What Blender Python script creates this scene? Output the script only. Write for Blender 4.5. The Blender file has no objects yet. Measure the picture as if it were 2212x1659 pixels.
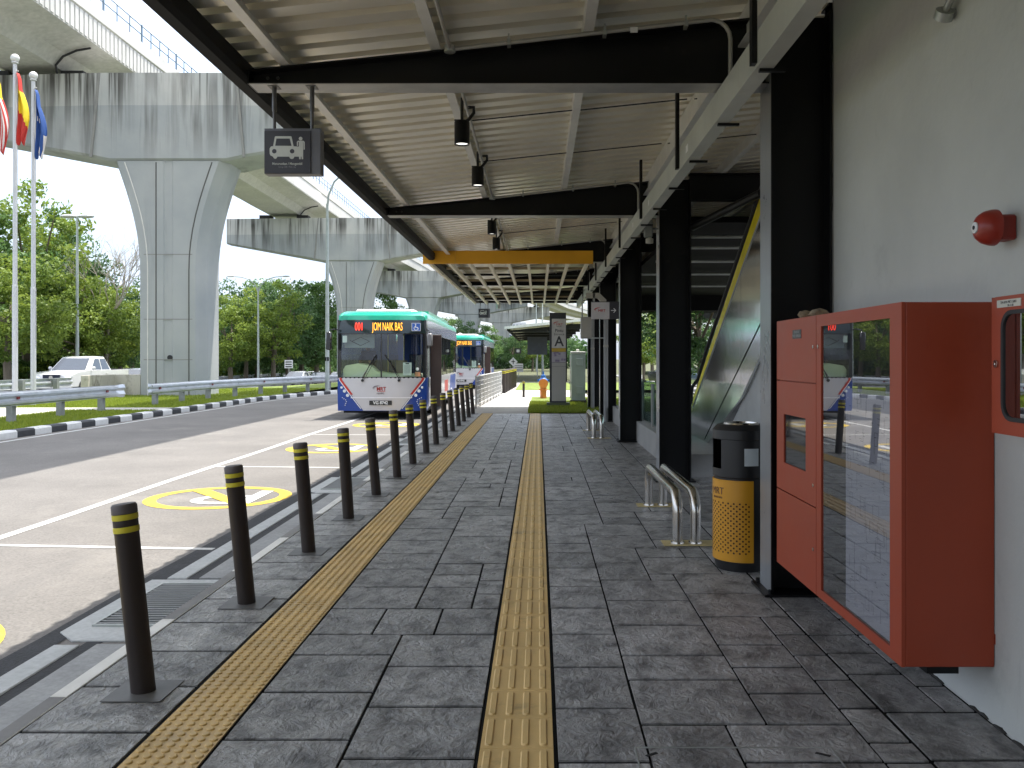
import bpy, bmesh, math, random
import numpy as np
from mathutils import Vector, Matrix
R = math.radians
random.seed(7)
S = bpy.context.scene
COL = S.collection

# ------------------------------------------------------------------ camera, sky, sun, exposure
cam = bpy.data.cameras.new('camera'); camo = bpy.data.objects.new('camera', cam); COL.objects.link(camo)
camo.location = (0, 0, 1.6); camo.rotation_euler = (R(90), 0, 0)
cam.sensor_fit = 'HORIZONTAL'; cam.sensor_width = 36; cam.lens = 36*1850/2212
cam.shift_x = -57/2212; cam.shift_y = -54/2212
cam.clip_start = .05; cam.clip_end = 6000
S.camera = camo
SUN_EL, SUN_AZ = 75, math.degrees(math.atan2(.22, .15))     # azimuth measured from +Y towards +X
w = bpy.data.worlds.new('World'); S.world = w; w.use_nodes = True
nt = w.node_tree; nt.nodes.clear()
def N(nt, t, **k):
    n = nt.nodes.new(t)
    for a, b in k.items():
        if a.startswith('i_'): n.inputs[a[2:].replace('_', ' ')].default_value = b
        else: setattr(n, a, b)
    return n
sky = N(nt, 'ShaderNodeTexSky', sky_type='NISHITA', sun_disc=False)
sky.sun_elevation = R(SUN_EL); sky.sun_rotation = R(SUN_AZ); sky.air_density = 1.2; sky.dust_density = 2.5; sky.ozone_density = 1.5
tc = N(nt, 'ShaderNodeTexCoord'); mp = N(nt, 'ShaderNodeMapping'); mp.inputs['Scale'].default_value = (1, 1, 3.2)
cl = N(nt, 'ShaderNodeTexNoise'); cl.inputs['Scale'].default_value = 2.1; cl.inputs['Detail'].default_value = 7; cl.inputs['Roughness'].default_value = .58
cr = N(nt, 'ShaderNodeValToRGB'); cr.color_ramp.elements[0].position = .38; cr.color_ramp.elements[1].position = .66
cr.color_ramp.elements[0].color = (.45, .45, .45, 1); cr.color_ramp.elements[1].color = (.95, .95, .95, 1)
mxs = N(nt, 'ShaderNodeMixRGB'); 
sz = N(nt, 'ShaderNodeSeparateXYZ'); zr = N(nt, 'ShaderNodeMapRange'); zr.inputs['From Min'].default_value = .12; zr.inputs['From Max'].default_value = .75
zc = N(nt, 'ShaderNodeMixRGB'); zc.inputs['Color1'].default_value = (2.7, 3.1, 4.1, 1); zc.inputs['Color2'].default_value = (9.5, 9.8, 10.4, 1)   # overcast sky is brightest overhead
bg = N(nt, 'ShaderNodeBackground'); bg.inputs['Strength'].default_value = .135
wo = N(nt, 'ShaderNodeOutputWorld')
L = nt.links.new
L(tc.outputs['Generated'], mp.inputs[0]); L(mp.outputs[0], cl.inputs['Vector']); L(cl.outputs['Fac'], cr.inputs[0])
L(tc.outputs['Generated'], sz.inputs[0]); L(sz.outputs['Z'], zr.inputs[0]); L(zr.outputs[0], zc.inputs['Fac']); L(zc.outputs[0], mxs.inputs['Color2'])
L(cr.outputs[0], mxs.inputs['Fac']); L(sky.outputs[0], mxs.inputs['Color1']); L(mxs.outputs[0], bg.inputs[0]); L(bg.outputs[0], wo.inputs[0])
sl = bpy.data.lights.new('sun', 'SUN'); sl.energy = 3.2; sl.angle = R(.5); sl.color = (1, .955, .88)
so = bpy.data.objects.new('sun', sl); COL.objects.link(so)
e, a = R(SUN_EL), R(SUN_AZ)
sd = Vector((math.cos(e)*math.sin(a), math.cos(e)*math.cos(a), math.sin(e)))
so.rotation_euler = sd.to_track_quat('Z', 'Y').to_euler(); so.location = (0, 0, 40)
vs = S.view_settings; vs.view_transform = 'Standard'; vs.look = 'None'; vs.exposure = 1.45; vs.gamma = 1; vs.use_curve_mapping = False
S.cycles.max_bounces = 8; S.cycles.diffuse_bounces = 5; S.cycles.glossy_bounces = 4; S.cycles.transparent_max_bounces = 12
S.cycles.use_denoising = True

# ------------------------------------------------------------------ materials
MC = {}
def P(name, col, rough=.6, metal=0., var=.12, scale=3., bump=0., bscale=40., spec=.5, stretch=(1, 1, 1), emit=None, es=1., coat=0., speck=0., dirt=None, rvar=0., det=6.):
    """painted / mineral / metal surface with broken-up colour"""
    if name in MC: return MC[name]
    m = bpy.data.materials.new(name); m.use_nodes = True; t = m.node_tree; t.nodes.clear(); l = t.links.new
    o = N(t, 'ShaderNodeOutputMaterial'); b = N(t, 'ShaderNodeBsdfPrincipled'); l(b.outputs[0], o.inputs[0])
    b.inputs['Roughness'].default_value = rough; b.inputs['Metallic'].default_value = metal
    b.inputs['Specular IOR Level'].default_value = spec; b.inputs['Coat Weight'].default_value = coat; b.inputs['Coat Roughness'].default_value = .06
    c = N(t, 'ShaderNodeTexCoord'); mp = N(t, 'ShaderNodeMapping'); mp.inputs['Scale'].default_value = stretch; l(c.outputs['Object'], mp.inputs[0])
    n = N(t, 'ShaderNodeTexNoise'); n.inputs['Scale'].default_value = scale; n.inputs['Detail'].default_value = det; n.inputs['Roughness'].default_value = .62
    l(mp.outputs[0], n.inputs['Vector'])
    r = N(t, 'ShaderNodeValToRGB'); r.color_ramp.elements[0].position = .32; r.color_ramp.elements[1].position = .68
    lo = [max(0, x*(1-var)) for x in col]; hi = [min(1, x*(1+var)) for x in col]
    r.color_ramp.elements[0].color = (*lo, 1); r.color_ramp.elements[1].color = (*hi, 1)
    l(n.outputs['Fac'], r.inputs[0]); last = r.outputs[0]
    if speck:
        n2 = N(t, 'ShaderNodeTexNoise'); n2.inputs['Scale'].default_value = bscale; n2.inputs['Detail'].default_value = 3; l(mp.outputs[0], n2.inputs['Vector'])
        r2 = N(t, 'ShaderNodeValToRGB'); r2.color_ramp.elements[0].position = .3; r2.color_ramp.elements[1].position = .7
        r2.color_ramp.elements[0].color = (1-speck,)*3+(1,); r2.color_ramp.elements[1].color = (1+speck,)*3+(1,)
        l(n2.outputs['Fac'], r2.inputs[0]); mm = N(t, 'ShaderNodeMixRGB', blend_type='MULTIPLY'); mm.inputs[0].default_value = 1
        l(last, mm.inputs[1]); l(r2.outputs[0], mm.inputs[2]); last = mm.outputs[0]
    for dd in ([] if not dirt else dirt if isinstance(dirt, list) else [dirt]):      # (colour, scale, threshold, amount[, stretch]): patches of wear
        dc, ds, dt, da = dd[:4]
        n3 = N(t, 'ShaderNodeTexNoise'); n3.inputs['Scale'].default_value = ds; n3.inputs['Detail'].default_value = 8; n3.inputs['Roughness'].default_value = .7
        if len(dd) > 4: mp3 = N(t, 'ShaderNodeMapping'); mp3.inputs['Scale'].default_value = dd[4]; l(c.outputs['Object'], mp3.inputs[0]); l(mp3.outputs[0], n3.inputs['Vector'])
        else: l(mp.outputs[0], n3.inputs['Vector'])
        r3 = N(t, 'ShaderNodeValToRGB'); r3.color_ramp.elements[0].position = dt; r3.color_ramp.elements[1].position = dt+.12
        r3.color_ramp.elements[0].color = (0, 0, 0, 1); r3.color_ramp.elements[1].color = (da, da, da, 1)
        l(n3.outputs['Fac'], r3.inputs[0]); mm = N(t, 'ShaderNodeMixRGB'); mm.inputs[2].default_value = (*dc, 1)
        l(r3.outputs[0], mm.inputs[0]); l(last, mm.inputs[1]); last = mm.outputs[0]
    l(last, b.inputs['Base Color'])
    if rvar:
        mr = N(t, 'ShaderNodeMapRange'); mr.inputs['To Min'].default_value = rough-rvar; mr.inputs['To Max'].default_value = rough+rvar
        mr.inputs['From Min'].default_value = .3; mr.inputs['From Max'].default_value = .7
        l(n.outputs['Fac'], mr.inputs[0]); l(mr.outputs[0], b.inputs['Roughness'])
    if bump:
        nb = N(t, 'ShaderNodeTexNoise'); nb.inputs['Scale'].default_value = bscale; nb.inputs['Detail'].default_value = 5; l(mp.outputs[0], nb.inputs['Vector'])
        bb = N(t, 'ShaderNodeBump'); bb.inputs['Strength'].default_value = bump; bb.inputs['Distance'].default_value = .01
        l(nb.outputs['Fac'], bb.inputs['Height']); l(bb.outputs[0], b.inputs['Normal'])
    if emit:
        b.inputs['Emission Color'].default_value = (*emit, 1); b.inputs['Emission Strength'].default_value = es
    MC[name] = m; return m

def glass(name, tint=(.8, .85, .85), refl=.04, ior=5., alpha=.25, rough=0.0):
    """thin pane: fresnel reflection over a tinted see-through"""
    m = bpy.data.materials.new(name); m.use_nodes = True; t = m.node_tree; t.nodes.clear(); l = t.links.new
    o = N(t, 'ShaderNodeOutputMaterial'); g = N(t, 'ShaderNodeBsdfGlossy'); g.inputs['Roughness'].default_value = rough
    tr = N(t, 'ShaderNodeBsdfTransparent'); tr.inputs[0].default_value = (*tint, 1)
    f = N(t, 'ShaderNodeLayerWeight'); f.inputs['Blend'].default_value = .5
    pw = N(t, 'ShaderNodeMath', operation='POWER'); pw.inputs[1].default_value = ior; l(f.outputs['Facing'], pw.inputs[0])
    ad = N(t, 'ShaderNodeMath', operation='MULTIPLY_ADD', use_clamp=True); ad.inputs[1].default_value = 1-refl; ad.inputs[2].default_value = refl; l(pw.outputs[0], ad.inputs[0])
    mx = N(t, 'ShaderNodeMixShader'); l(ad.outputs[0], mx.inputs[0]); l(tr.outputs[0], mx.inputs[1]); l(g.outputs[0], mx.inputs[2]); l(mx.outputs[0], o.inputs[0])
    MC[name] = m; return m

blackp = P('black steel paint', (.005, .005, .0055), .42, 0, .3, 2, rvar=.08, spec=.3, dirt=[((.035, .033, .030), 2.2, .60, .5), ((.05, .047, .043), 16, .66, .5)])
blackm = P('matt black', (.013, .013, .014), .6)
gal = P('galvanised steel', (.42, .44, .42), .42, .55, .16, 5, rvar=.1, bump=.05, bscale=60)
galrail = P('galvanised guardrail', (.55, .57, .60), .42, .6, .12, 3, rvar=.1, dirt=((.3, .29, .27), 2.5, .62, .5))
purl = P('purlin zinc', (.66, .65, .61), .45, .3, .1, 3)
sheetm = P('roof sheet underside', (.86, .82, .71), .33, .5, .04, 1.2)
conc = P('viaduct concrete', (.46, .455, .425), .85, 0, .10, .35, bump=.15, bscale=5, speck=.10, dirt=((.30, .29, .27), .8, .60, .45))
conc2 = P('footpath concrete', (.40, .38, .35), .8, 0, .08, .7, bump=.15, bscale=30, speck=.06)
kerbc = P('kerb concrete', (.27, .275, .275), .7, 0, .16, 2.5, bump=.2, bscale=40, speck=.1, dirt=((.16, .16, .165), 3, .58, .6))
stripc = P('drain strip concrete', (.40, .415, .415), .72, 0, .12, 3, bump=.2, bscale=30, speck=.1, dirt=((.25, .25, .26), 3.5, .6, .6))
stainless = P('stainless steel', (.62, .60, .56), .16, 1, .06, 3, rvar=.05)
yel = P('tactile yellow', (.62, .425, .17), .5, 0, .12, 3, bump=.06, bscale=60, dirt=[((.22, .16, .08), 4, .58, .6), ((.10, .075, .05), 1.1, .62, .55), ((.07, .06, .05), 45, .66, .6)], rvar=.08)
redp = P('red powder coat', (.37, .058, .022), .42, 0, .05, 2, bump=.05, bscale=150, spec=.45, rvar=.05, dirt=[((.30, .12, .08), 6, .66, .3), ((.20, .045, .03), 1.3, .6, .3, (1, 1, .3))])
whitep = P('white paint', (.78, .78, .77), .5, 0, .05, 4)
marking = P('road paint white', (.50, .50, .485), .6, 0, .1, 6, speck=.12, bscale=30, dirt=((.30, .28, .26), 7, .6, .55))
ymark = P('road paint yellow', (.60, .41, .035), .6, 0, .08, 5, speck=.12, bscale=30, dirt=[((.25, .20, .11), 5, .60, .6), ((.15, .13, .10), 14, .62, .6)])

# asphalt: worn pale aggregate with dark oil patches
asph = P('asphalt', (.142, .133, .124), .85, 0, .16, .5, bump=.5, bscale=55, speck=.22, dirt=[((.10, .095, .092), 1.1, .62, .5), ((.115, .11, .105), 1., .56, .35, (1.6, .09, 1)), ((.05, .05, .05), 2.3, .70, .7), ((.30, .28, .25), .35, .55, .3)])
hwy = P('highway asphalt', (.22, .22, .225), .85, 0, .10, .4, bump=.3, bscale=55, speck=.1)
grassm = P('grass ground', (.14, .185, .03), .95, 0, .45, 3.5, bump=.6, bscale=25, speck=.3, dirt=((.11, .085, .045), 2.2, .60, .6))
forestfl = P('forest floor', (.07, .075, .03), .95, 0, .4, .7, bump=.5, bscale=6, speck=.3)

def slate_mat():
    m = bpy.data.materials.new('stamped slate concrete'); m.use_nodes = True; t = m.node_tree; t.nodes.clear(); l = t.links.new
    o = N(t, 'ShaderNodeOutputMaterial'); b = N(t, 'ShaderNodeBsdfPrincipled'); l(b.outputs[0], o.inputs[0])
    c = N(t, 'ShaderNodeTexCoord'); at = N(t, 'ShaderNodeAttribute', attribute_name='tint')
    n = N(t, 'ShaderNodeTexNoise'); n.inputs['Scale'].default_value = 4.2; n.inputs['Detail'].default_value = 10; n.inputs['Roughness'].default_value = .74; n.inputs['Distortion'].default_value = .3
    mpp = N(t, 'ShaderNodeMapping'); mpp.inputs['Scale'].default_value = (1.25, 1, 1)
    l(c.outputs['Object'], mpp.inputs[0]); l(mpp.outputs[0], n.inputs['Vector'])
    r = N(t, 'ShaderNodeValToRGB'); e = r.color_ramp.elements; e[0].position = .33; e[0].color = (.07, .068, .067, 1); e[1].position = .58; e[1].color = (.38, .37, .36, 1)
    e2 = r.color_ramp.elements.new(.46); e2.color = (.225, .219, .212, 1)
    l(n.outputs['Fac'], r.inputs[0])
    mm = N(t, 'ShaderNodeMixRGB', blend_type='MULTIPLY'); mm.inputs[0].default_value = 1; l(r.outputs[0], mm.inputs[1]); l(at.outputs['Color'], mm.inputs[2])
    l(mm.outputs[0], b.inputs['Base Color'])
    # slate cleft relief
    n1 = N(t, 'ShaderNodeTexNoise'); n1.inputs['Scale'].default_value = 11; n1.inputs['Detail'].default_value = 9; n1.inputs['Roughness'].default_value = .62; n1.inputs['Distortion'].default_value = 1.5
    l(mpp.outputs[0], n1.inputs['Vector'])
    n2 = N(t, 'ShaderNodeTexNoise'); n2.inputs['Scale'].default_value = 30; n2.inputs['Detail'].default_value = 5; l(mpp.outputs[0], n2.inputs['Vector'])
    ad = N(t, 'ShaderNodeMath', operation='MULTIPLY_ADD'); ad.inputs[1].default_value = .25; l(n2.outputs['Fac'], ad.inputs[0]); l(n1.outputs['Fac'], ad.inputs[2])
    bb = N(t, 'ShaderNodeBump'); bb.inputs['Strength'].default_value = 1.; bb.inputs['Distance'].default_value = .03; l(ad.outputs[0], bb.inputs['Height']); l(bb.outputs[0], b.inputs['Normal'])
    mr = N(t, 'ShaderNodeMapRange'); mr.inputs['From Min'].default_value = .35; mr.inputs['From Max'].default_value = .65; mr.inputs['To Min'].default_value = .42; mr.inputs['To Max'].default_value = .24
    l(n.outputs['Fac'], mr.inputs[0]); l(mr.outputs[0], b.inputs['Roughness'])
    return m
slate = slate_mat()

def crosshead_mat():
    """rain-streaked pier concrete: black algae runs down from the top edge, darker lower pour"""
    m = bpy.data.materials.new('streaked concrete'); m.use_nodes = True; t = m.node_tree; t.nodes.clear(); l = t.links.new
    o = N(t, 'ShaderNodeOutputMaterial'); b = N(t, 'ShaderNodeBsdfPrincipled'); l(b.outputs[0], o.inputs[0]); b.inputs['Roughness'].default_value = .85
    c = N(t, 'ShaderNodeTexCoord')
    n = N(t, 'ShaderNodeTexNoise'); n.inputs['Scale'].default_value = .5; n.inputs['Detail'].default_value = 7; l(c.outputs['Object'], n.inputs['Vector'])
    r = N(t, 'ShaderNodeValToRGB'); r.color_ramp.elements[0].position = .3; r.color_ramp.elements[1].position = .7
    r.color_ramp.elements[0].color = (.38, .39, .38, 1); r.color_ramp.elements[1].color = (.49, .48, .45, 1); l(n.outputs['Fac'], r.inputs[0])
    sp = N(t, 'ShaderNodeSeparateXYZ'); l(c.outputs['Object'], sp.inputs[0])
    # two pours
    gt = N(t, 'ShaderNodeMath', operation='LESS_THAN'); gt.inputs[1].default_value = 12.55; l(sp.outputs['Z'], gt.inputs[0])
    m1 = N(t, 'ShaderNodeMixRGB', blend_type='MULTIPLY'); m1.inputs[2].default_value = (.78, .81, .84, 1); l(gt.outputs[0], m1.inputs[0]); l(r.outputs[0], m1.inputs[1])
    def streak(sx, sz, th, amt, lo, hi, seed):
        mp = N(t, 'ShaderNodeMapping'); mp.inputs['Scale'].default_value = (sx, sx*.7, sz); mp.inputs['Location'].default_value = (seed, 0, 0); l(c.outputs['Object'], mp.inputs[0])
        a = N(t, 'ShaderNodeTexNoise'); a.inputs['Scale'].default_value = 1; a.inputs['Detail'].default_value = 5; a.inputs['Roughness'].default_value = .6; l(mp.outputs[0], a.inputs['Vector'])
        q = N(t, 'ShaderNodeValToRGB'); q.color_ramp.elements[0].position = th; q.color_ramp.elements[1].position = th+.10
        q.color_ramp.elements[0].color = (0, 0, 0, 1); q.color_ramp.elements[1].color = (amt, amt, amt, 1); l(a.outputs['Fac'], q.inputs[0])
        f = N(t, 'ShaderNodeMapRange'); f.inputs['From Min'].default_value = lo; f.inputs['From Max'].default_value = hi; l(sp.outputs['Z'], f.inputs[0])
        mu = N(t, 'ShaderNodeMath', operation='MULTIPLY'); l(q.outputs[0], mu.inputs[0]); l(f.outputs[0], mu.inputs[1])
        k = N(t, 'ShaderNodeTexNoise'); k.inputs['Scale'].default_value = .33; k.inputs['Detail'].default_value = 2; mk = N(t, 'ShaderNodeMapping'); mk.inputs['Location'].default_value = (seed*3.1, 1, 2); mk.inputs['Scale'].default_value = (1, 1, .5); l(c.outputs['Object'], mk.inputs[0]); l(mk.outputs[0], k.inputs['Vector'])
        kr = N(t, 'ShaderNodeMapRange'); kr.inputs['From Min'].default_value = .36; kr.inputs['From Max'].default_value = .54; l(k.outputs['Fac'], kr.inputs[0])
        m2 = N(t, 'ShaderNodeMath', operation='MULTIPLY'); l(mu.outputs[0], m2.inputs[0]); l(kr.outputs[0], m2.inputs[1]); return m2.outputs[0]
    last = m1.outputs[0]
    for args in ((1.5, .07, .49, 1., 10.0, 13.4, 3), (4.5, .12, .52, 1., 11.0, 13.6, 9), (.8, .08, .54, .6, 2.0, 13.0, 21)):
        mx = N(t, 'ShaderNodeMixRGB'); mx.inputs[2].default_value = (.060, .057, .050, 1); l(streak(*args), mx.inputs[0]); l(last, mx.inputs[1]); last = mx.outputs[0]
    l(last, b.inputs['Base Color'])
    nb = N(t, 'ShaderNodeTexNoise'); nb.inputs['Scale'].default_value = 6; nb.inputs['Detail'].default_value = 6; l(c.outputs['Object'], nb.inputs['Vector'])
    bb = N(t, 'ShaderNodeBump'); bb.inputs['Strength'].default_value = .2; bb.inputs['Distance'].default_value = .03; l(nb.outputs['Fac'], bb.inputs['Height']); l(bb.outputs[0], b.inputs['Normal'])
    return m
streakc = crosshead_mat()

def leafmat(name, a_, b_, trans=.35):
    m = bpy.data.materials.new(name); m.use_nodes = True; t = m.node_tree; t.nodes.clear(); l = t.links.new
    o = N(t, 'ShaderNodeOutputMaterial'); at = N(t, 'ShaderNodeAttribute', attribute_name='tint')
    r = N(t, 'ShaderNodeMixRGB'); r.inputs[1].default_value = (*a_, 1); r.inputs[2].default_value = (*b_, 1); l(at.outputs['Fac'], r.inputs[0])
    b = N(t, 'ShaderNodeBsdfPrincipled'); b.inputs['Roughness'].default_value = .5; b.inputs['Specular IOR Level'].default_value = .3; l(r.outputs[0], b.inputs['Base Color'])
    tl = N(t, 'ShaderNodeBsdfTranslucent'); h = N(t, 'ShaderNodeHueSaturation'); h.inputs['Value'].default_value = 1.5; h.inputs['Hue'].default_value = .485; l(r.outputs[0], h.inputs['Color']); l(h.outputs[0], tl.inputs[0])
    mx = N(t, 'ShaderNodeMixShader'); mx.inputs[0].default_value = trans; l(b.outputs[0], mx.inputs[1]); l(tl.outputs[0], mx.inputs[2]); l(mx.outputs[0], o.inputs[0])
    return m
LEAF = {'green': leafmat('leaf green', (.055, .12, .032), (.13, .225, .06)), 'lime': leafmat('leaf lime', (.085, .15, .024), (.20, .27, .045)),
        'dark': leafmat('leaf dark', (.036, .088, .032), (.09, .165, .055)), 'grass': leafmat('grass blade', (.12, .18, .018), (.27, .32, .04), .35)}
bark = P('bark', (.14, .115, .085), .9, 0, .3, 2, bump=.4, bscale=12, stretch=(1, 1, .3))
paleb = P('pale dead wood', (.36, .32, .27), .85, 0, .2, 2)

# ------------------------------------------------------------------ mesh builder
class MB:
    def __init__(s): s.v = []; s.f = []; s.m = []; s.cur = 0
    def add(s, v, f):
        o = len(s.v); s.v += [tuple(p) for p in v]; s.f += [tuple(i+o for i in q) for q in f]; s.m += [s.cur]*len(f); return s
    def box(s, x0, x1, y0, y1, z0, z1):
        v = [(x, y, z) for x in (x0, x1) for y in (y0, y1) for z in (z0, z1)]
        return s.add(v, [(0, 1, 3, 2), (4, 6, 7, 5), (0, 4, 5, 1), (2, 3, 7, 6), (0, 2, 6, 4), (1, 5, 7, 3)])
    def prism(s, pts, a, b, axis='y'):
        """polygon pts in the plane across the axis, from a to b"""
        def mk(p, t): return {'x': (t, p[0], p[1]), 'y': (p[0], t, p[1]), 'z': (p[0], p[1], t)}[axis]
        n = len(pts); v = [mk(p, a) for p in pts]+[mk(p, b) for p in pts]
        return s.add(v, [tuple(range(n))[::-1], tuple(range(n, 2*n))]+[(i, (i+1) % n, n+(i+1) % n, n+i) for i in range(n)])
    def loft(s, rings, cap=True, close=True):
        n = len(rings[0]); v = [p for r in rings for p in r]; f = []
        for k in range(len(rings)-1):
            for i in range(n if close else n-1):
                j = (i+1) % n; f.append((k*n+i, k*n+j, (k+1)*n+j, (k+1)*n+i))
        if cap: f += [tuple(range(n))[::-1], tuple(range((len(rings)-1)*n, len(rings)*n))]
        return s.add(v, f)
    def tube(s, path, r, n=10, cap=True):
        path = [Vector(p) for p in path]; rs = r if isinstance(r, (list, tuple)) else [r]*len(path); rings = []; up = None
        for i, p in enumerate(path):
            d = (path[min(i+1, len(path)-1)]-path[max(i-1, 0)]).normalized()
            if up is None:
                up = Vector((0, 0, 1)) if abs(d.z) < .9 else Vector((1, 0, 0))
            x = d.cross(up).normalized(); y = x.cross(d).normalized(); up = y
            rings.append([p+x*rs[i]*math.cos(2*math.pi*k/n)+y*rs[i]*math.sin(2*math.pi*k/n) for k in range(n)])
        return s.loft(rings, cap)
    def lathe(s, prof, c=(0, 0), n=24, a0=0., a1=2*math.pi):
        full = abs(a1-a0-2*math.pi) < 1e-6; m = n if full else n+1; v = []; f = []
        for r, z in prof:
            for k in range(m):
                t = a0+(a1-a0)*k/n; v.append((c[0]+r*math.cos(t), c[1]+r*math.sin(t), z))
        for i in range(len(prof)-1):
            for k in range(n):
                k2 = (k+1) % m; f.append((i*m+k, i*m+k2, (i+1)*m+k2, (i+1)*m+k))
        return s.add(v, f)
    def sphere(s, c, r, n=14, sc=(1, 1, 1)):
        v = []; f = []
        for i in range(n//2+1):
            ph = math.pi*i/(n//2)
            for k in range(n):
                t = 2*math.pi*k/n; v.append((c[0]+sc[0]*r*math.sin(ph)*math.cos(t), c[1]+sc[1]*r*math.sin(ph)*math.sin(t), c[2]+sc[2]*r*math.cos(ph)))
        for i in range(n//2):
            for k in range(n): f.append((i*n+k, (i+1)*n+k, (i+1)*n+(k+1) % n, i*n+(k+1) % n))
        return s.add(v, f)
    def build(s, name, mats, parent=None, bevel=0., smooth=False, loc=(0, 0, 0), seg=1):
        me = bpy.data.meshes.new(name); me.from_pydata(s.v, [], s.f)
        mats = mats if isinstance(mats, (list, tuple)) else [mats]
        for m in mats: me.materials.append(m)
        if len(mats) > 1: me.polygons.foreach_set('material_index', s.m)
        bm = bmesh.new(); bm.from_mesh(me); bmesh.ops.recalc_face_normals(bm, faces=bm.faces)
        if bevel:
            ed = [q for q in bm.edges if len(q.link_faces) == 2 and q.calc_face_angle(0) > R(28)]
            bmesh.ops.bevel(bm, geom=ed, offset=bevel, segments=seg, affect='EDGES', clamp_overlap=True)
        bm.to_mesh(me); bm.free()
        o = bpy.data.objects.new(name, me); COL.objects.link(o); o.location = loc
        if parent: o.parent = parent
        if smooth:
            me.polygons.foreach_set('use_smooth', [True]*len(me.polygons)); me.set_sharp_from_angle(angle=R(38))
        return o

def tag(o, label=None, cat=None, group=None, kind=None):
    if label: o['label'] = label
    if cat: o['category'] = cat
    if group: o['group'] = group
    if kind: o['kind'] = kind
    return o
def empty(name, loc=(0, 0, 0), label=None, cat=None, group=None, rz=0., kind=None):
    o = bpy.data.objects.new(name, None); COL.objects.link(o); o.location = loc; o.rotation_euler = (0, 0, rz); o.empty_display_size = .2
    return tag(o, label, cat, group, kind)
KIDS = {}
def copy_tree(o, parent=None):
    if not KIDS.get('n') == len(bpy.data.objects):
        KIDS.clear()
        for q in bpy.data.objects:
            if q.parent: KIDS.setdefault(q.parent.name, []).append(q)
    kids = KIDS.get(o.name, [])
    c = o.copy(); COL.objects.link(c)
    if parent: c.parent = parent
    for ch in list(kids): copy_tree(ch, c)
    return c
def rect(cx, cz, w, h): return [(cx-w/2, cz-h/2), (cx+w/2, cz-h/2), (cx+w/2, cz+h/2), (cx-w/2, cz+h/2)]
def text(s, name, mat, parent, loc, size, face='-y', sx=1., ext=.002, align='CENTER', bold=0., rotz=None):
    c = bpy.data.curves.new('txt', 'FONT'); c.body = s; c.size = size; c.align_x = align; c.align_y = 'CENTER'; c.extrude = ext; c.offset = bold; c.resolution_u = 3
    o = bpy.data.objects.new('txt', c); COL.objects.link(o); dg = bpy.context.evaluated_depsgraph_get()
    me = bpy.data.meshes.new_from_object(o.evaluated_get(dg)); bpy.data.objects.remove(o); bpy.data.curves.remove(c)
    Mx = Matrix.Diagonal((sx, 1, 1, 1))
    F = {'-y': Matrix.Rotation(R(90), 4, 'X'), '-x': Matrix.Rotation(R(-90), 4, 'Z') @ Matrix.Rotation(R(90), 4, 'X'),
         'up': Matrix.Identity(4), 'up180': Matrix.Rotation(R(180), 4, 'Z'), '+x': Matrix.Rotation(R(90), 4, 'Z') @ Matrix.Rotation(R(90), 4, 'X')}[face]
    me.transform(Matrix.Translation(loc) @ F @ Mx); me.materials.clear(); me.materials.append(mat)
    r = bpy.data.objects.new(name, me); COL.objects.link(r); r.parent = parent; return r
def plate(name, pts, mat, parent, face='-y', at=0., th=.003):
    """thin flat symbol: polygon(s) given as (a, z) pairs in the plane y=at (or x=at)"""
    b = MB()
    for p in (pts if isinstance(pts[0][0], (tuple, list)) else [pts]): b.prism(p, at, at-th, 'y' if face == '-y' else 'x')
    return b.build(name, mat, parent)
def circ(cx, cz, r, n=20, a0=0, a1=360): return [(cx+r*math.cos(R(a0+(a1-a0)*i/n)), cz+r*math.sin(R(a0+(a1-a0)*i/n))) for i in range(n+(0 if a1-a0 == 360 else 1))]
def swoosh(cx, cz, s, flip=1):
    """two crescent strokes of the operator's emblem"""
    out = []
    for k, (ra, rb, t) in enumerate(((1, .36, .10), (.82, .24, .07))):
        o_ = []; i_ = []
        for i in range(15):
            t_ = R(75+k*8+(150-k*20)*i/14); o_.append((cx+flip*s*(ra*math.cos(t_)*1.05+.1), cz+s*rb*1.15*math.sin(t_)+s*.12))
            wv = t*math.sin(math.pi*i/14); i_.append((cx+flip*s*((ra-wv*1.2)*math.cos(t_)*1.05+.1), cz+s*(rb-wv)*1.15*math.sin(t_)+s*.12))
        out.append((o_, i_))
    return out
def swoosh_part(name, mat, parent, cx, cz, s, face='-y', at=0., th=.003):
    b = MB()
    for o_, i_ in swoosh(cx, cz, s):
        n = len(o_)
        for i in range(n-1):
            q = [o_[i], o_[i+1], i_[i+1], i_[i]]
            b.prism(q, at, at-th, 'y' if face == '-y' else 'x')
    return b.build(name, mat, parent)
# ------------------------------------------------------------------ terrain and roads
def drop(y): return 0. if y < 42 else -.0245*(min(y, 90)-42)
def gz(x, y):
    """ground level under the highway side falls away with distance"""
    if x > -13: return -.14
    k = min(1, (-13-x)/6); return -.14+drop(y)*k
def sheet(name, xs, ys, zf, mat, kind='structure', parent=None):
    b = MB(); v = [(x, y, zf(x, y)) for y in ys for x in xs]; n = len(xs)
    b.add(v, [(j*n+i, j*n+i+1, (j+1)*n+i+1, (j+1)*n+i) for j in range(len(ys)-1) for i in range(n-1)])
    o = b.build(name, mat, parent)
    if kind and not parent: o['kind'] = kind
    return o
YS = [-1500, -60, 0, 20, 42, 50, 60, 75, 90, 120, 200, 500, 1200, 3500]
sheet('ground', [-3000, -400, -60, -33, -19.5, -19, -13, 0, 30, 100, 400, 3000], YS, gz, forestfl)
road = sheet('road', [-11.25, -2.32], [-40, 0, 36, 60, 90], lambda x, y: -.10, asph); road['kind'] = 'structure'
hw = sheet('highway', [-33, -19.6], [-60, 0, 20, 42, 50, 60, 75, 90, 120, 200, 400], lambda x, y: gz(x, y)+.10, hwy)
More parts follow.
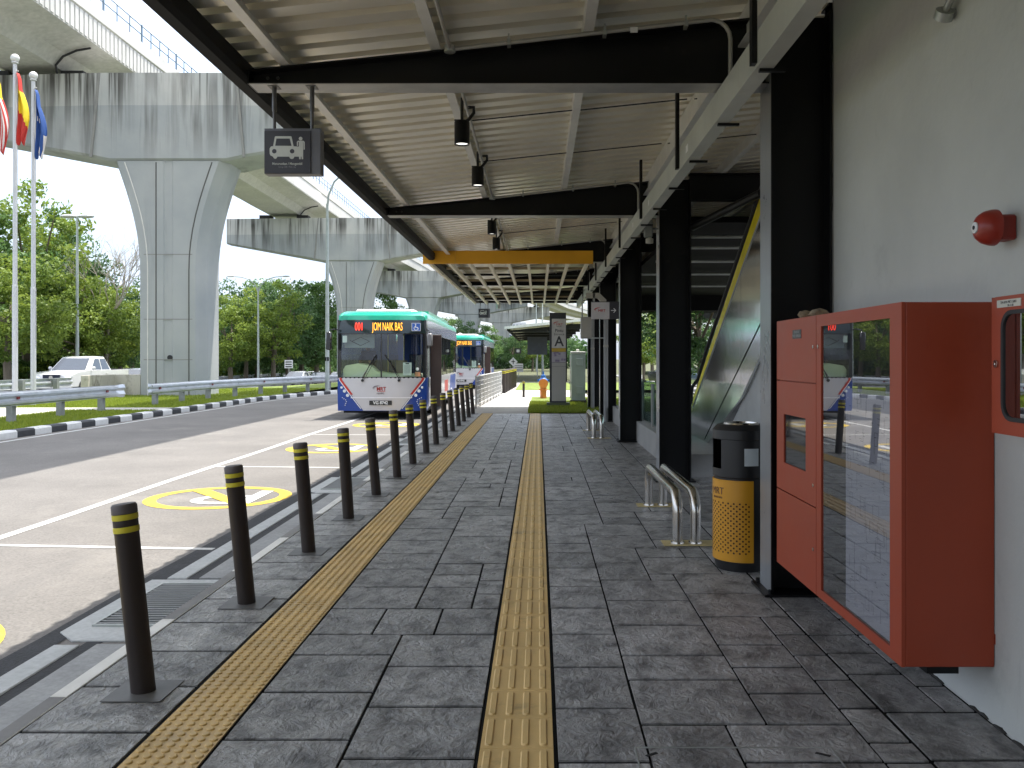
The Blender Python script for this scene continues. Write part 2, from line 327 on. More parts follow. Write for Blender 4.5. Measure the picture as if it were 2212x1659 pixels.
# verge between slip road and highway
sheet('verge', [-19.6, -18.7, -15, -13, -11.5], [-60, 0, 20, 42, 50, 60, 75, 90, 120], lambda x, y: (.02 if x > -13.1 else .02+drop(y)*min(1, (-13-x)/6)), grassm)
# paved crossing in the verge, and bright forecourt behind it
sheet('paved_crossing', [-19.4, -11.56], [26.2, 27.6], lambda x, y: .035, conc2)
sheet('paved_apron', [-19.5, -14.4], [15, 26.2], lambda x, y: .033, conc2)
b = MB(); b.box(-60, 0, 0, 1, 0, 1)
# painted kerb: blocks alternately white and black
kb = MB(); y = -24.; i = 0; path = []
def kx(y):
    return -11.3+(0 if y < 34 else min(3.6, (y-34)**1.5*.06))
while y < 75:
    a_, b_ = kx(y), kx(y+.655); kb.cur = i % 2
    ring = lambda x, y: [(x, y, -.12), (x, y, .025), (x-.035, y, .06), (x-.24, y, .06), (x-.24, y, -.12)]
    kb.loft([ring(a_, y), ring(b_, y+.655)]); y += .655; i += 1
kw = P('kerb white', (.60, .60, .585), .6, 0, .08, 8, dirt=((.25, .23, .2), 5, .6, .6)); kk = P('kerb black', (.03, .032, .036), .6, 0, .3, 8, dirt=((.2, .19, .17), 6, .63, .6))
tag(kb.build('kerb', [kw, kk]), 'black and white painted kerb along the grass verge', None, None, 'structure')
# markings (children of the road they are painted on)
def strip(name, pts, wd, mat, z):
    b = MB(); n = len(pts); v = []
    for i, p in enumerate(pts):
        d = Vector(pts[min(i+1, n-1)])-Vector(pts[max(i-1, 0)]); q = Vector((-d.y, d.x)).normalized()*wd/2
        v += [(p[0]-q.x, p[1]-q.y, z), (p[0]+q.x, p[1]+q.y, z)]
    b.add(v, [(2*i, 2*i+1, 2*i+3, 2*i+2) for i in range(n-1)]); return b.build(name, mat, road)
rz = random.Random(3)
strip('bay_line', [(-5.13+.02*math.sin(y*.9), y) for y in [k*1.5-12 for k in range(0, 27)]], .115, marking, -.096)
strip('edge_line', [(kx(y)+.34, y) for y in [-20, 0, 10, 20, 30, 34]+[34+k*1.5 for k in range(1, 18)]], .11, marking, -.096)
for yy in (-3.7, 2.05, 7.75, 13.47, 19.2, 24.9): strip('bay_divider', [(-5.07, yy+.07), (-2.9, yy-.1)], .075, marking, -.096)
def ringpts(b, c, r0, r1, z, n=48, a0=0, a1=360):
    v = []
    for i in range(n+1):
        t = R(a0+(a1-a0)*i/n)
        for r in (r0, r1): v.append((c[0]+r*math.cos(t), c[1]+r*math.sin(t), z))
    b.add(v, [(2*i, 2*i+1, 2*i+3, 2*i+2) for i in range(n)])
for k, yy in enumerate((-.9, 4.85, 10.52, 16.3, 22.1)):
    c = (-3.92 if yy > 6 else -4.03, yy); b = MB(); ringpts(b, c, .71, .86, -.096); b.build('no_parking_ring', ymark, road)
    b = MB(); q = lambda x, y, z=-.0945: (c[0]+x, c[1]+y, z)
    b.add([q(.36, .50), q(.52, .50), q(.52, -.5), q(.36, -.5)], [(0, 1, 2, 3)])                 # stem of the P, read by drivers coming down the bay
    cc = (c[0]+.05, c[1]-.19); ringpts(b, cc, .17, .31, -.0945, 20, 90, 270)
    for s_ in (1, -1): b.add([(cc[0], cc[1]+s_*.17, -.0945), (cc[0]+.31, cc[1]+s_*.17, -.0945), (cc[0]+.31, cc[1]+s_*.31, -.0945), (cc[0], cc[1]+s_*.31, -.0945)], [(0, 1, 2, 3)])
    b.build('letter_p', marking, road)
    b = MB(); b.add([q(-.56, .53, -.093), q(-.40, .66, -.093), q(.56, -.53, -.093), q(.42, -.64, -.093)], [(0, 1, 2, 3)]); b.build('no_parking_slash', ymark, road)
# ------------------------------------------------------------------ pavement with stamped slate pattern
Y0, Y1 = -5, 25.1
pv = MB(); pv.box(-2.232, 7.6, -22, Y1, -.4, -.007)
groove = P('pavement grout', (.009, .009, .009), .9, spec=.1)
pave = pv.build('pavement', groove); pave['kind'] = 'structure'
def ashlar(x0, x1, y0, y1, u, seed):
    rr = random.Random(seed); nx = max(1, round((x1-x0)/u)); ny = int((y1-y0)/u); ux = (x1-x0)/nx; uy = (y1-y0)/ny
    occ = [[0]*nx for _ in range(ny)]; out = []
    sizes = [(3, 3), (3, 3), (3, 2), (2, 2), (2, 2), (3, 1), (2, 1), (2, 1), (1, 2), (2, 3), (1, 1)]
    for j in range(ny):
        for i in range(nx):
            if occ[j][i]: continue
            s = sizes[:]; rr.shuffle(s); s.sort(key=lambda q: -(q[0]*q[1])**.6*rr.uniform(.25, 1))
            for a, b_ in s+[(1, 1)]:
                if i+a <= nx and j+b_ <= ny and all(not occ[j+q][i+p] for p in range(a) for q in range(b_)):
                    for p in range(a):
                        for q in range(b_): occ[j+q][i+p] = 1
                    out.append((x0+i*ux, x0+(i+a)*ux, y0+j*uy, y0+(j+b_)*uy)); break
    return out
st = MB(); tint = []
rr = random.Random(11)
stones = ashlar(-2.228, -1.665, Y0, Y1, .17, 1)+ashlar(-1.33, -.25, Y0, Y1, .172, 2)+ashlar(.075, 1.56, Y0, Y1, .175, 3)+ashlar(1.566, 1.99, Y0, 7, .155, 4)+ashlar(1.566, 3.4, 7, Y1, .16, 5)
for x0, x1, ya, yb in stones:
    g = .0042+rr.uniform(0, .0025); h = rr.uniform(-.0012, .0012); j = lambda: rr.uniform(-.0015, .0015)
    q = .0065+rr.uniform(0, .003); top = [(x0+g+.002+j(), ya+g+q+j(), h), (x1-g-.002+j(), ya+g+q+j(), h), (x1-g-.002+j(), yb-g-q+j(), h), (x0+g+.002+j(), yb-g-q+j(), h)]
    bot = [(x0+g, ya+g+q-.001, -.010), (x1-g, ya+g+q-.001, -.010), (x1-g, yb-g-q+.001, -.010), (x0+g, yb-g-q+.001, -.010)]
    st.add(top+bot, [(0, 1, 2, 3), (0, 4, 5, 1), (1, 5, 6, 2), (2, 6, 7, 3), (3, 7, 4, 0)]); tint += [rr.uniform(.78, 1.22)]*5
so_ = st.build('stamped_paving', slate, pave)
a_ = so_.data.color_attributes.new('tint', 'FLOAT_COLOR', 'CORNER'); arr = np.ones((len(so_.data.loops), 4), 'f'); 
for p, t_ in zip(so_.data.polygons, tint): arr[p.loop_start:p.loop_start+p.loop_total, :3] = t_
a_.data.foreach_set('color', arr.ravel())
# plain infill strips beside the tactile lines
MB().box(3.4, 7.6, 6, Y1, -.009, -.001).build('station_floor', P('station floor', (.09, .088, .085), .4, 0, .15, 2), pave)
b = MB()
for x in (-1.665, -.25): b.box(x+.001, x+.016 if x < -1 else x+.008, Y0, Y1, -.009, -.002)
b.box(-1.336, -1.331, Y0, Y1, -.009, -.002); b.box(.064, .074, Y0, Y1, -.009, -.002); b.build('grout_margin', groove, pave)
b = MB(); b.add([(-3.04+.012*math.sin(k*1.7), -22+k*.8, -.0965) for k in range(78)]+[(-2.864, -22+k*.8, -.0965) for k in range(78)], [(k, k+1, 79+k, 78+k) for k in range(77)]); tag(b.build('painted_shade_edge', P('painted canopy shade', (.020, .021, .024), .8, 0, .3, 6, bump=.6, bscale=60, speck=.4), road), 'dark strip of painted canopy shade beside the drain covers')  # canopy shade painted as a dark strip on the asphalt beside the gutter
# tactile lines: studs by the kerb, bars along the middle
TL = .305; y = 3.516-TL*28; dots = MB(); bars = MB()
while y < Y1-.1:
    for (b, x0, x1) in ((dots, -1.65, -1.336), (bars, -.241, .063)):
        b.add([(x0+.002, y+.002, .002), (x1-.002, y+.002, .002), (x1-.002, y+TL-.002, .002), (x0+.002, y+TL-.002, .002), (x0, y, -.008), (x1, y, -.008), (x1, y+TL, -.008), (x0, y+TL, -.008)], [(0, 1, 2, 3), (0, 4, 5, 1), (1, 5, 6, 2), (2, 6, 7, 3), (3, 7, 4, 0)])
    if y > 2.6:
        for i in range(6):
            for j in range(6):
                cx, cy = -1.65+.314*(i+.5)/6, y+TL*(j+.5)/6; n = 10 if y < 12 else 6
                pr = [(.0175, .0018), (.0165, .0066), (.0125, .0088), (0, .009)] if y < 12 else [(.0175, .0018), (.013, .0088), (0, .009)]
                dots.lathe(pr, (cx, cy), n)
        for i in range(4):
            cx = -.241+.304*(i+.5)/4-.004; n = 4; o_ = []
            def cap(r, z, e): 
                pts = []
                for k in range(n+1): t = math.pi*k/n; pts.append((cx+r*math.cos(t), y+TL-.035+r*.9*math.sin(t)-e, z))
                for k in range(n+1): t = math.pi+math.pi*k/n; pts.append((cx+r*math.cos(t), y+.035+r*.9*math.sin(t)+e, z))
                return pts
            bars.loft([cap(.0175, .0018, 0), cap(.0115, .009, 0)], True)
    y += TL
tag(dots.build('tactile_studs', yel, pave), 'yellow tactile tiles with raised round studs nearer the kerb'); tag(bars.build('tactile_bars', yel, pave), 'yellow tactile tiles with raised long bars along the middle')
b = MB()
for i in range(14): b.lathe([(.0175, -.001), (.014, .006), (0, .0062)], (-1.2+i*.05, 24.9), 8); b.lathe([(.0175, -.001), (.014, .006), (0, .0062)], (.3+i*.05, 24.7), 8)
b.build('tactile_stud_row', P('steel stud', (.5, .5, .48), .3, .8), pave)
# roadside edge: kerb top, gutter apron, dark gap, drain cover strip, inlet gratings
edge = MB(); yk = -20.; k = 0
while yk < 40:
    edge.cur = k % 2; edge.box(-2.318, -2.234, yk+.003, yk+1.2, -.3, .0 + (0 if yk < 25 else 0)); yk += 1.203; k += 1
tag(edge.build('kerb', [P('kerb light', (.68, .67, .63), .7, 0, .1, 5), P('kerb grey', (.16, .155, .15), .6, 0, .15, 5)], bevel=.004), 'flush kerb in alternate pale and grey lengths beside the pavement', kind='structure')
inl = [(5.42, 6.4), (11.1, 12.1), (17.1, 18.1), (-2, -1)]
def segs(a, b_):
    out = []; s = a
    for i0, i1 in sorted(inl):
        if i0-.35 > s: out.append((s, i0-.35))
        s = i1+.2
    out.append((s, b_)); return out
gu = MB(); ds = MB(); gap = MB()
for a, c in segs(-22, 40):
    gu.box(-2.615, -2.319, a, c, -.3, -.086); n = max(1, int((c-a)/1.5))
    for i in range(n): ds.box(-2.865, -2.71, a+(c-a)*i/n+.006, a+(c-a)*(i+1)/n-.006, -.3, -.088)
gap.box(-2.71, -2.615, -22, 40, -.3, -.097)
g = gu.build('gutter', kerbc, None, .003); g['kind'] = 'structure'; ds.build('drain_cover_strip', stripc, g, .006); gap.build('tar_joint', P('tar joint', (.02, .021, .024), .8, 0, .3, 9, bump=.5), g)
def inlet(y0, y1, first=[]):
    if not first:
        t = empty('drain_grating', (-2.8, y0, -.09)); b = MB(); L_ = y1-y0
        b.prism([(-.16, -.12), (.0, -.28), (.47, -.28), (.47, L_+.16), (-.16, L_+.16)], -.2, -.0, 'z')
        b.build('concrete_surround', stripc, t)
        b = MB(); b.box(-.005, .385, 0, L_, 0, .003); b.build('sump', P('drain dark', (.004, .004, .004), .9), t)
        b = MB(); b.box(-.02, -.004, -.015, L_+.015, 0, .014); b.box(.384, .40, -.015, L_+.015, 0, .014); b.box(-.004, .384, -.015, 0, 0, .014); b.box(-.004, .384, L_, L_+.015, 0, .014)
        b.build('frame', gal, t); b = MB(); n = 19
        for i in range(n): yy = L_*(i+.5)/n; b.box(-.003, .383, yy-.007, yy+.007, .004, .013)
        b.build('grate', P('grate steel', (.34, .345, .34), .5, .4), t); first.append(t); return t
    c = copy_tree(first[0]); c.location.y = y0; return c
for (a, c), lb in zip(inl[:3], ('steel drain grating in the gutter behind the nearest bollard', 'steel drain grating in the gutter, the middle one of three', 'steel drain grating in the gutter, farthest of the three')):
    t = inlet(a, c); tag(t, lb, 'drain grating', 'drain gratings in the gutter')
# inspection cover in the foreground
t = empty('access_cover', (.40, 2.75, 0), 'dark stamped inspection cover in the paving at the bottom edge', 'access cover')
b = MB(); b.box(-.006, 0, 0, .77, 0, .003); b.box(.80, .806, 0, .77, 0, .003); b.box(-.006, .806, .77, .778, 0, .003); b.build('frame', gal, t)
for q in ([(.03, .70), (.04, .69), (.085, .72), (.075, .73)], [(.72, .72), (.77, .69), (.78, .70), (.73, .73)]): b = MB(); b.prism(q, .0015, .004, 'z'); b.build('lifting_slot', blackm, t)
# beyond the canopy: sunny path, lawn, back road
sheet('footpath', [-2.232, -1.5, -.3, 2.2], [25.1, 27, 34, 60], lambda x, y: -.005 if x < -.2 or y > 34 else -.02, conc2)
sheet('lawn', [-.28, .6, 1.5, 3.4, 7.8], [25.15, 28, 31, 36], lambda x, y: .015, grassm)
sheet('far_lawn', [-1.2, 0, 3, 7.8], [44, 50, 58], lambda x, y: .01, grassm)
sheet('car_park', [7.6, 60], [-10, 20, 90], lambda x, y: -.06, P('car park asphalt', (.22, .215, .21), .85, 0, .1, .4))
def blades(name, regions, seed, h=(.03, .08), mat=LEAF['grass']):
    rg = np.random.default_rng(seed); V = []; T = []
    for x0, x1, y0, y1, z, n in regions:
        x = rg.uniform(x0, x1, n); y = rg.uniform(y0, y1, n); hh = rg.uniform(*h, n); t = rg.uniform(0, 2*np.pi, n); wd = rg.uniform(.006, .016, n); ln = rg.uniform(-.03, .03, (n, 2))
        c, s = np.cos(t)*wd, np.sin(t)*wd; z = np.full(n, z)
        V.append(np.stack([np.stack([x-c, y-s, z], 1), np.stack([x+c, y+s, z], 1), np.stack([x+ln[:, 0], y+ln[:, 1], z+hh], 1)], 1)); T.append(rg.beta(1.6, 1.6, n))
    V = np.concatenate(V); T = np.concatenate(T); o = fastmesh(name, V.reshape(-1, 3), 3, T, mat); return tag(o, None, None, None, 'stuff')
def fastmesh(name, V, k, T, mat):
    n = len(V)//k; me = bpy.data.meshes.new(name); me.vertices.add(len(V)); me.vertices.foreach_set('co', V.astype('f').ravel())
    me.loops.add(n*k); me.loops.foreach_set('vertex_index', np.arange(n*k, dtype='i')); me.polygons.add(n)
    me.polygons.foreach_set('loop_start', np.arange(0, n*k, k, dtype='i')); me.polygons.foreach_set('loop_total', np.full(n, k, 'i')); me.update(calc_edges=True)
    me.materials.append(mat); a = me.color_attributes.new('tint', 'FLOAT_COLOR', 'CORNER'); C = np.ones((n*k, 4), 'f'); C[:, :3] = np.repeat(T, k)[:, None]; a.data.foreach_set('color', C.ravel())
    o = bpy.data.objects.new(name, me); COL.objects.link(o); return o
tag(blades('grass', [(-14.4, -11.58, 15, 26.2, .02, 26000), (-19, -11.58, 27.6, 34, .02, 26000), (-18.5, -11.4, 34, 46, .02, 22000)], 4), 'short patchy grass on the verge under the guardrails')
tag(blades('grass', [(-.3, 1.5, 25.15, 31, .01, 22000), (1.5, 3.2, 25.2, 34, .01, 5000)], 5, (.04, .12)), 'bright green grass around the foot of the bus stop totem')

# ------------------------------------------------------------------ the bus stop canopy
BY = [5.93, 11.28, 16.63, 21.98, 27.33]
def zs(x): return 3.675+.103*(x+2.22)
def canopy(label, y0, y1, beams, x1=6.6):
    t = empty('canopy', (0, 0, 0), label, 'canopy', 'bus stop canopies')
    # corrugated sheet: ribs run across, profile repeats along Y
    prof = []; y = y0; p = .232
    while y < y1:
        prof += [(y, 0), (y+.135, 0), (y+.142, .095), (y+.222, .095)]; y += p
    b = MB(); xs = [-2.26, x1]
    ring = [[(x, yy, zs(x)+zz) for yy, zz in prof] for x in xs]; up = [[(x, yy, zs(x)+zz+.004) for yy, zz in prof] for x in xs]
    n = len(prof); v = ring[0]+ring[1]+up[0]+up[1]
    f = [(i, i+1, n+i+1, n+i) for i in range(n-1)]+[(2*n+i, 2*n+i+1, 3*n+i+1, 3*n+i) for i in range(n-1)]+[(i, i+1, 2*n+i+1, 2*n+i) for i in range(n-1)]+[(n+i, n+i+1, 3*n+i+1, 3*n+i) for i in range(n-1)]
    b.add(v, f); b.build('roof_sheet', sheetm, t)
    b = MB(); b.loft([[(-2.12, y, 3.66), (-2.12, y, 3.53), (-2.10, y, 3.50), (-2.02, y, 3.50), (-1.985, y, 3.53), (-1.985, y, 3.63), (-2.0, y, 3.63), (-2.0, y, 3.545), (-2.02, y, 3.515), (-2.095, y, 3.515), (-2.108, y, 3.54), (-2.108, y, 3.66)] for y in (y0, y1)])
    b.build('gutter', P('gutter paint', (.008, .008, .008), .7, spec=.2), t)
    b = MB(); b.box(1.44, 1.455, y0, y1, zs(1.44)-.30, zs(1.44)-.002); b.box(1.38, 1.44, y0, y1, zs(1.44)-.30, zs(1.44)-.288); b.build('edge_channel', purl, t)
    for x in (-1.73, -.70, .34, 2.42, 3.46, 4.5, 5.54):
        z = zs(x); b = MB(); b.loft([[(x-.035, y, z-.002), (x-.035, y, z-.122), (x+.035, y, z-.122), (x+.035, y, z-.105), (x-.029, y, z-.116), (x-.029, y, z-.002)] for y in (y0, y1)]); b.build('purlin', purl, t)
    for k, y in enumerate(beams):
        b = MB(); zt = lambda x: zs(x)-.128; xa, xb = -1.97, 1.575
        b.prism([(xa, 3.487), (xb, 3.487), (xb, zt(xb)-.012), (xa, zt(xa)-.012)], y-.008, y+.008)          # web
        b.box(xa, xb, y-.10, y+.10, 3.4775, 3.487)                                                            # flanges
        b.prism([(xa, zt(xa)-.012), (xb, zt(xb)-.012), (xb, zt(xb)), (xa, zt(xa))], y-.10, y+.10)
        b.box(xa-.012, xa, y-.10, y+.10, 3.474, zt(xa)); bm2 = b.build('beam', blackp, t); b = MB(); b.box(xa, xb, y-.10, y+.10, 3.473, 3.4775); b.build('flange_bounce_plate', P('flange bounce light', (.30, .295, .285), .35, .3, .2, 4, bump=.1, bscale=30), bm2)  # pale plate paints the road's bounce light onto the black beam's underside
        for dx in (.10, .17): b = MB(); b.tube([(xa+dx, y-.008, 3.54), (xa+dx, y-.02, 3.54)], .012, 6); b.build('bolt', P('bolt steel', (.06, .06, .06), .4, .4), bm2)
        b = MB(); b.box(1.985, x1, y-.08, y+.08, 4.02, 4.035); b.box(1.985, x1, y-.006, y+.006, 3.70, 4.02); b.box(1.985, x1, y-.08, y+.08, 3.685, 3.70); b.build('rear_beam', blackp, t)
        b = MB(); b.box(1.575, 1.592, y-.135, y+.135, 0, 3.96); b.box(1.972, 1.99, y-.135, y+.135, 0, 3.96); b.box(1.592, 1.972, y-.008, y+.008, 0, 3.96); cm_ = b.build('column', blackp, t); b = MB(); b.box(1.571, 1.575, y-.135, y+.135, 0, 3.96); b.build('flange_face', P('flange sheen grey', (.30, .31, .32), .33, .35, .1, 3, rvar=.08), cm_); b = MB(); b.box(1.52, 2.04 if y > 6.2 else 1.995, y-.19, y+.19, .0012, .018); [b.tube([(1.50+dx, y+dy, .018), (1.50+dx, y+dy, .045)], .014, 6) for dx in (.06, .48) for dy in (-.16, .16)]; b.build('column_base', blackp, t)
    return t
can = canopy('black steel canopy with corrugated roof over the near pavement', -21, 29.2, [-20.8, -15.5, -10.1, -4.77, .58]+BY)
b = MB(); b.box(-2.0, 1.55, 29.05, 29.2, 3.50, 3.66); b.build('end_beam', blackp, can)
for k in range(5):                                                      # tie rods and bridging between purlins
    for i, x in enumerate((-.665, .375, 1.415)):
        for yy in (2.1, 3.7): b = MB(); b.tube([(x, BY[k]+yy-.3+.02*i, zs(x)-.09), (x+.97, BY[k]+yy-.3+.02*i, zs(x+.97)-.09)], .006, 6); b.build('tie_rod', blackm, can)
c2 = canopy('far canopy with dark underside beyond the sunny footpath', 58, 92, [59.5, 66, 73, 80, 87], 3.2)
b = MB(); b.prism([(-2.3, 3.62), (3.2, 4.18), (3.2, 4.34), (-2.3, 3.80)], 57.9, 57.99); b.build('fascia', P('pale fascia', (.55, .55, .53), .5), c2)
# plaster wall of the station, behind the cabinets
plaster = P('wall plaster', (.53, .54, .505), .8, 0, .09, .8, bump=.3, bscale=18, dirt=[((.30, .31, .30), 1.3, .60, .4), ((.24, .23, .21), 1., .60, .45, (1, 2.2, .45)), ((.12, .11, .10), 26, .70, .6)])
st_ = empty('station_building', (2, 0, 0), 'grey rendered station wall behind the red cabinets', 'building')
b = MB(); b.box(0, .25, -22, 5.80, -.3, 6.2); b.build('wall', plaster, st_)
b = MB(); b.box(-.002, .25, 5.80, 5.815, -.2, 6.2); b.build('corner_bead', P('bead', (.35, .35, .33), .7), st_)
b = MB(); b.box(-4.1, 0, -7.4, -7.2, -.2, 3.9); b.build('light_block_wall', P('light block wall', (.20, .20, .195), .7), st_)  # unseen wall added behind the camera to keep light off the cabinet side
rq = random.Random(6); b = MB()
for k in range(90):                                   # splashed mortar and grime where the wall meets the paving
    y = -1+rq.random()*6.7; l_ = rq.uniform(.03, .12); h_ = rq.uniform(.003, .014); b.prism([(y, 0), (y+l_, 0), (y+l_*.8, h_*.5), (y+l_*.5, h_), (y+l_*.15, h_*.6)], -rq.uniform(.004, .02), 0, 'x')
b.build('splash_dirt', P('mortar dirt', (.05, .048, .045), .95), st_)['kind'] = 'stuff'
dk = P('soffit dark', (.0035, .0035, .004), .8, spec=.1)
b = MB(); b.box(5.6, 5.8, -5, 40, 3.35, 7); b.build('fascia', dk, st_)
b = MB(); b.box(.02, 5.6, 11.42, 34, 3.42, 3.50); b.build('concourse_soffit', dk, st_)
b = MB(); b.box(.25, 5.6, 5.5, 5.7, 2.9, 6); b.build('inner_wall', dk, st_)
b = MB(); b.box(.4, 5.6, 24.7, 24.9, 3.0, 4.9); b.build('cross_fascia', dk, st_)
for y in (12.2, 13.4, 15.3, 17.6, 20.5): b = MB(); b.tube([(.1, y, 3.34), (5.6, y+.1, 3.36)], .024, 8); b.build('service_pipe', gal, st_)
for (p, q) in (((.0, 11.1, 3.31), (.5, 9.6, 3.46)),): b = MB(); b.tube([p, q], .05, 10); b.build('brace', blackp, st_)
# plinth with posts and glass beside the escalator
pl = empty('plinth', (2.0, 0, 0), 'low grey stone plinth with steel posts behind the black columns', 'plinth')
pc = P('plinth stone', (.33, .325, .31), .6, 0, .08, 2)
b = MB(); b.box(-.1, .05, 12.9, 17.1, -.1, .40); b.box(.05, .9, 11.6, 21, -.1, .31); b.box(-.1, .05, 17.2, 23.5, -.1, .40); b.build('kerb_wall', pc, pl, .006)
for y in (14.2, 15.1, 16.6, 18.6): b = MB(); b.box(0, .05, y, y+.12, .40, 1.16); b.build('post', P('post grey', (.34, .34, .33), .45, .4), pl)
b = MB(); b.box(.02, .03, 13.2, 21, .44, 1.2); b.build('glass_panel', glass('green glass', (.75, .9, .85), .03, 5), pl)
# escalator rising towards the camera
es = empty('escalator', (2.6, 14.4, 0), 'stainless steel clad escalator with yellow handrail strip behind the columns', 'escalator')
sl_ = math.tan(R(29.5)); steel = P('mirror steel cladding', (.80, .80, .78), .13, 1, .05, 1.5, bump=.16, bscale=2.6)
def ez(y, off): return off+(-y)*sl_      # local y is negative towards the camera
b = MB(); YE = -8.6
for (pa, pb) in ((.15, -1.2), (-1.21, -3.4), (-3.41, -5.6), (-5.61, YE)):
    lo = lambda y: max(.31, ez(y, -.82)); b.prism([(pa, lo(pa)), (pb, lo(pb)), (pb, ez(pb, .78)), (pa, ez(pa, .78))], 0, .03, 'x')
b.build('side_cladding', steel, es)
b = MB(); b.prism([(.15, .31), (-1.2, .31), (YE, ez(YE, -.82)), (YE, ez(YE, .78)), (.15, .78)], 1.35, 1.38, 'x'); b.prism([(-1.9, .31), (YE, ez(YE, -.85)), (YE, .31)], .06, .10, 'x'); b.build('underside_wall', P('light panel', (.42, .43, .42), .5), es)
b = MB(); b.prism([(-1.0, .33), (YE, ez(YE, -.79)), (YE, ez(YE, -.74)), (-1.0, .36)], .0, 1.38, 'x'); b.build('truss_soffit', steel, es)
yh = P('yellow escalator strip', (.80, .66, .03), .25, 0, .12, 3, spec=.6)
b = MB(); b.prism([(.05, .80), (YE, ez(YE, .80)), (YE, ez(YE, 1.13)), (-.35, 1.13), (-.05, .98)], -.004, .05, 'x'); b.build('yellow_strip', yh, es)
b = MB(); b.tube([(.03, -.15, .80), (.03, .22, .86), (.03, .34, .97), (.03, .24, 1.12), (.03, -.3, ez(-.3, 1.10))]+[(.03, y, ez(y, 1.17)) for y in (-1, -3, -5, -7, YE)], .03, 10); b.build('handrail', blackm, es)
b = MB(); b.tube([(.0, y, ez(y, .79)) for y in (0, -3, -6, YE)], .012, 8); b.build('trim', gal, es)
# ------------------------------------------------------------------ things under the canopy
brown = P('bollard brown paint', (.028, .020, .017), .5, 0, .15, 5, rvar=.08, spec=.4, dirt=[((.10, .085, .07), 3, .62, .35), ((.13, .11, .09), 18, .68, .4)]); yb = P('bollard yellow band', (.58, .50, .025), .45, 0, .1, 8, dirt=((.18, .15, .05), 9, .6, .6))
def make_bollard():
    t = empty('bollard'); b = MB(); r = .056
    b.lathe([(r, -.02), (r, .80), (r*1.02, .803), (r*1.02, .828), (r, .832), (r, .862)], n=24); b.build('post', brown, t, smooth=True)
    b = MB(); b.lathe([(r+.003, .862), (r+.003, .898), (r-.004, .908), (0, .912)], n=24); b.build('cap', P('bollard cap', (.09, .075, .072), .55), t, smooth=True)
    for z in (.772, .832): b = MB(); b.lathe([(r+.001, z), (r+.0035, z+.002), (r+.0035, z+.026), (r+.001, z+.028)], n=24); b.build('reflective_band', yb, t, smooth=True)
    return t
bp = make_bollard(); ordn = ['nearest the camera', 'second', 'third', 'fourth', 'fifth', 'sixth', 'seventh', 'eighth', 'ninth', 'tenth', 'eleventh', 'twelfth', 'thirteenth', 'fourteenth', 'fifteenth and farthest']
rr = random.Random(2)
basep = MB(); basep.box(-.14, .14, -.14, .14, .0022, .006); bpl = basep.build('base_plate', P('base plate', (.10, .098, .095), .45, 0, .2, 6), bp, .0)
for k in range(15):
    t = bp if k == 0 else copy_tree(bp); t.location = (-1.905+rr.uniform(-.006, .006), 4.12+1.49*k, 0)
    t.rotation_euler = (rr.uniform(-.008, .008), -([.112, .093, .08][k] if k < 3 else .072+rr.uniform(-.012, .012)), rr.uniform(-.2, .2))
    lab = 'dark brown bollard with two yellow bands, '+(ordn[k] if k in (0, 14) else ordn[k]+' from the camera')+('' if k == 0 else ' in the kerb row')
    tag(t, lab, 'bollard', 'bollards along the kerb')
    for c in [q for q in bpy.data.objects if q.parent == t and q.name.startswith('base_plate')]:       # plates lie flat in the paving though the post leans
        c.rotation_euler = (-t.rotation_euler.x, -t.rotation_euler.y, -t.rotation_euler.z)
# paired stainless hoops
ss = P('brushed stainless tube', (.58, .55, .50), .2, 1, .05, 6, rvar=.04, stretch=(1, 1, .2))
def hoops(y0, y1, x, label):
    for i, dx in enumerate((0, .155)):
        t = empty('tube_barrier', (x+dx, y0, 0), label[i], 'barrier', 'stainless tube hoops on the pavement'); L_ = y1-y0; r = .046; H = .43
        path = [(0, 0, .01), (0, 0, H-.16)]+[(0, .15-.15*math.cos(a), H-.15+.15*math.sin(a)) for a in [R(q) for q in (15, 30, 45, 60, 75, 90)]]
        path += [(0, L_-.15+.15*math.sin(a), H-.15+.15*math.cos(a)) for a in [R(q) for q in (0, 15, 30, 45, 60, 75)]]+[(0, L_, H-.16), (0, L_, .01)]
        b = MB(); b.tube(path, r, 20); b.build('tube', ss, t, smooth=True)
        for yy in (0, L_):
            b = MB(); b.lathe([(r, .022), (r+.014, .02), (r+.016, .006)], (0, yy), 20); b.build('collar', ss, t, smooth=True)
            b = MB(); b.box(-.13 if i == 0 else -.076, .076 if i == 0 else .19, yy-.11, yy+.11, .003, .0075+.001*i); b.build('floor_plate', P('brass plate', (.62, .50, .24), .5, .1, .1, 6), t)
hoops(7.42, 9.35, 1.205, ('left stainless steel hoop of the near pair beside the bin', 'right stainless steel hoop of the near pair beside the bin'))
hoops(17.3, 19.2, 1.12, ('left stainless steel hoop of the far pair', 'right stainless steel hoop of the far pair'))
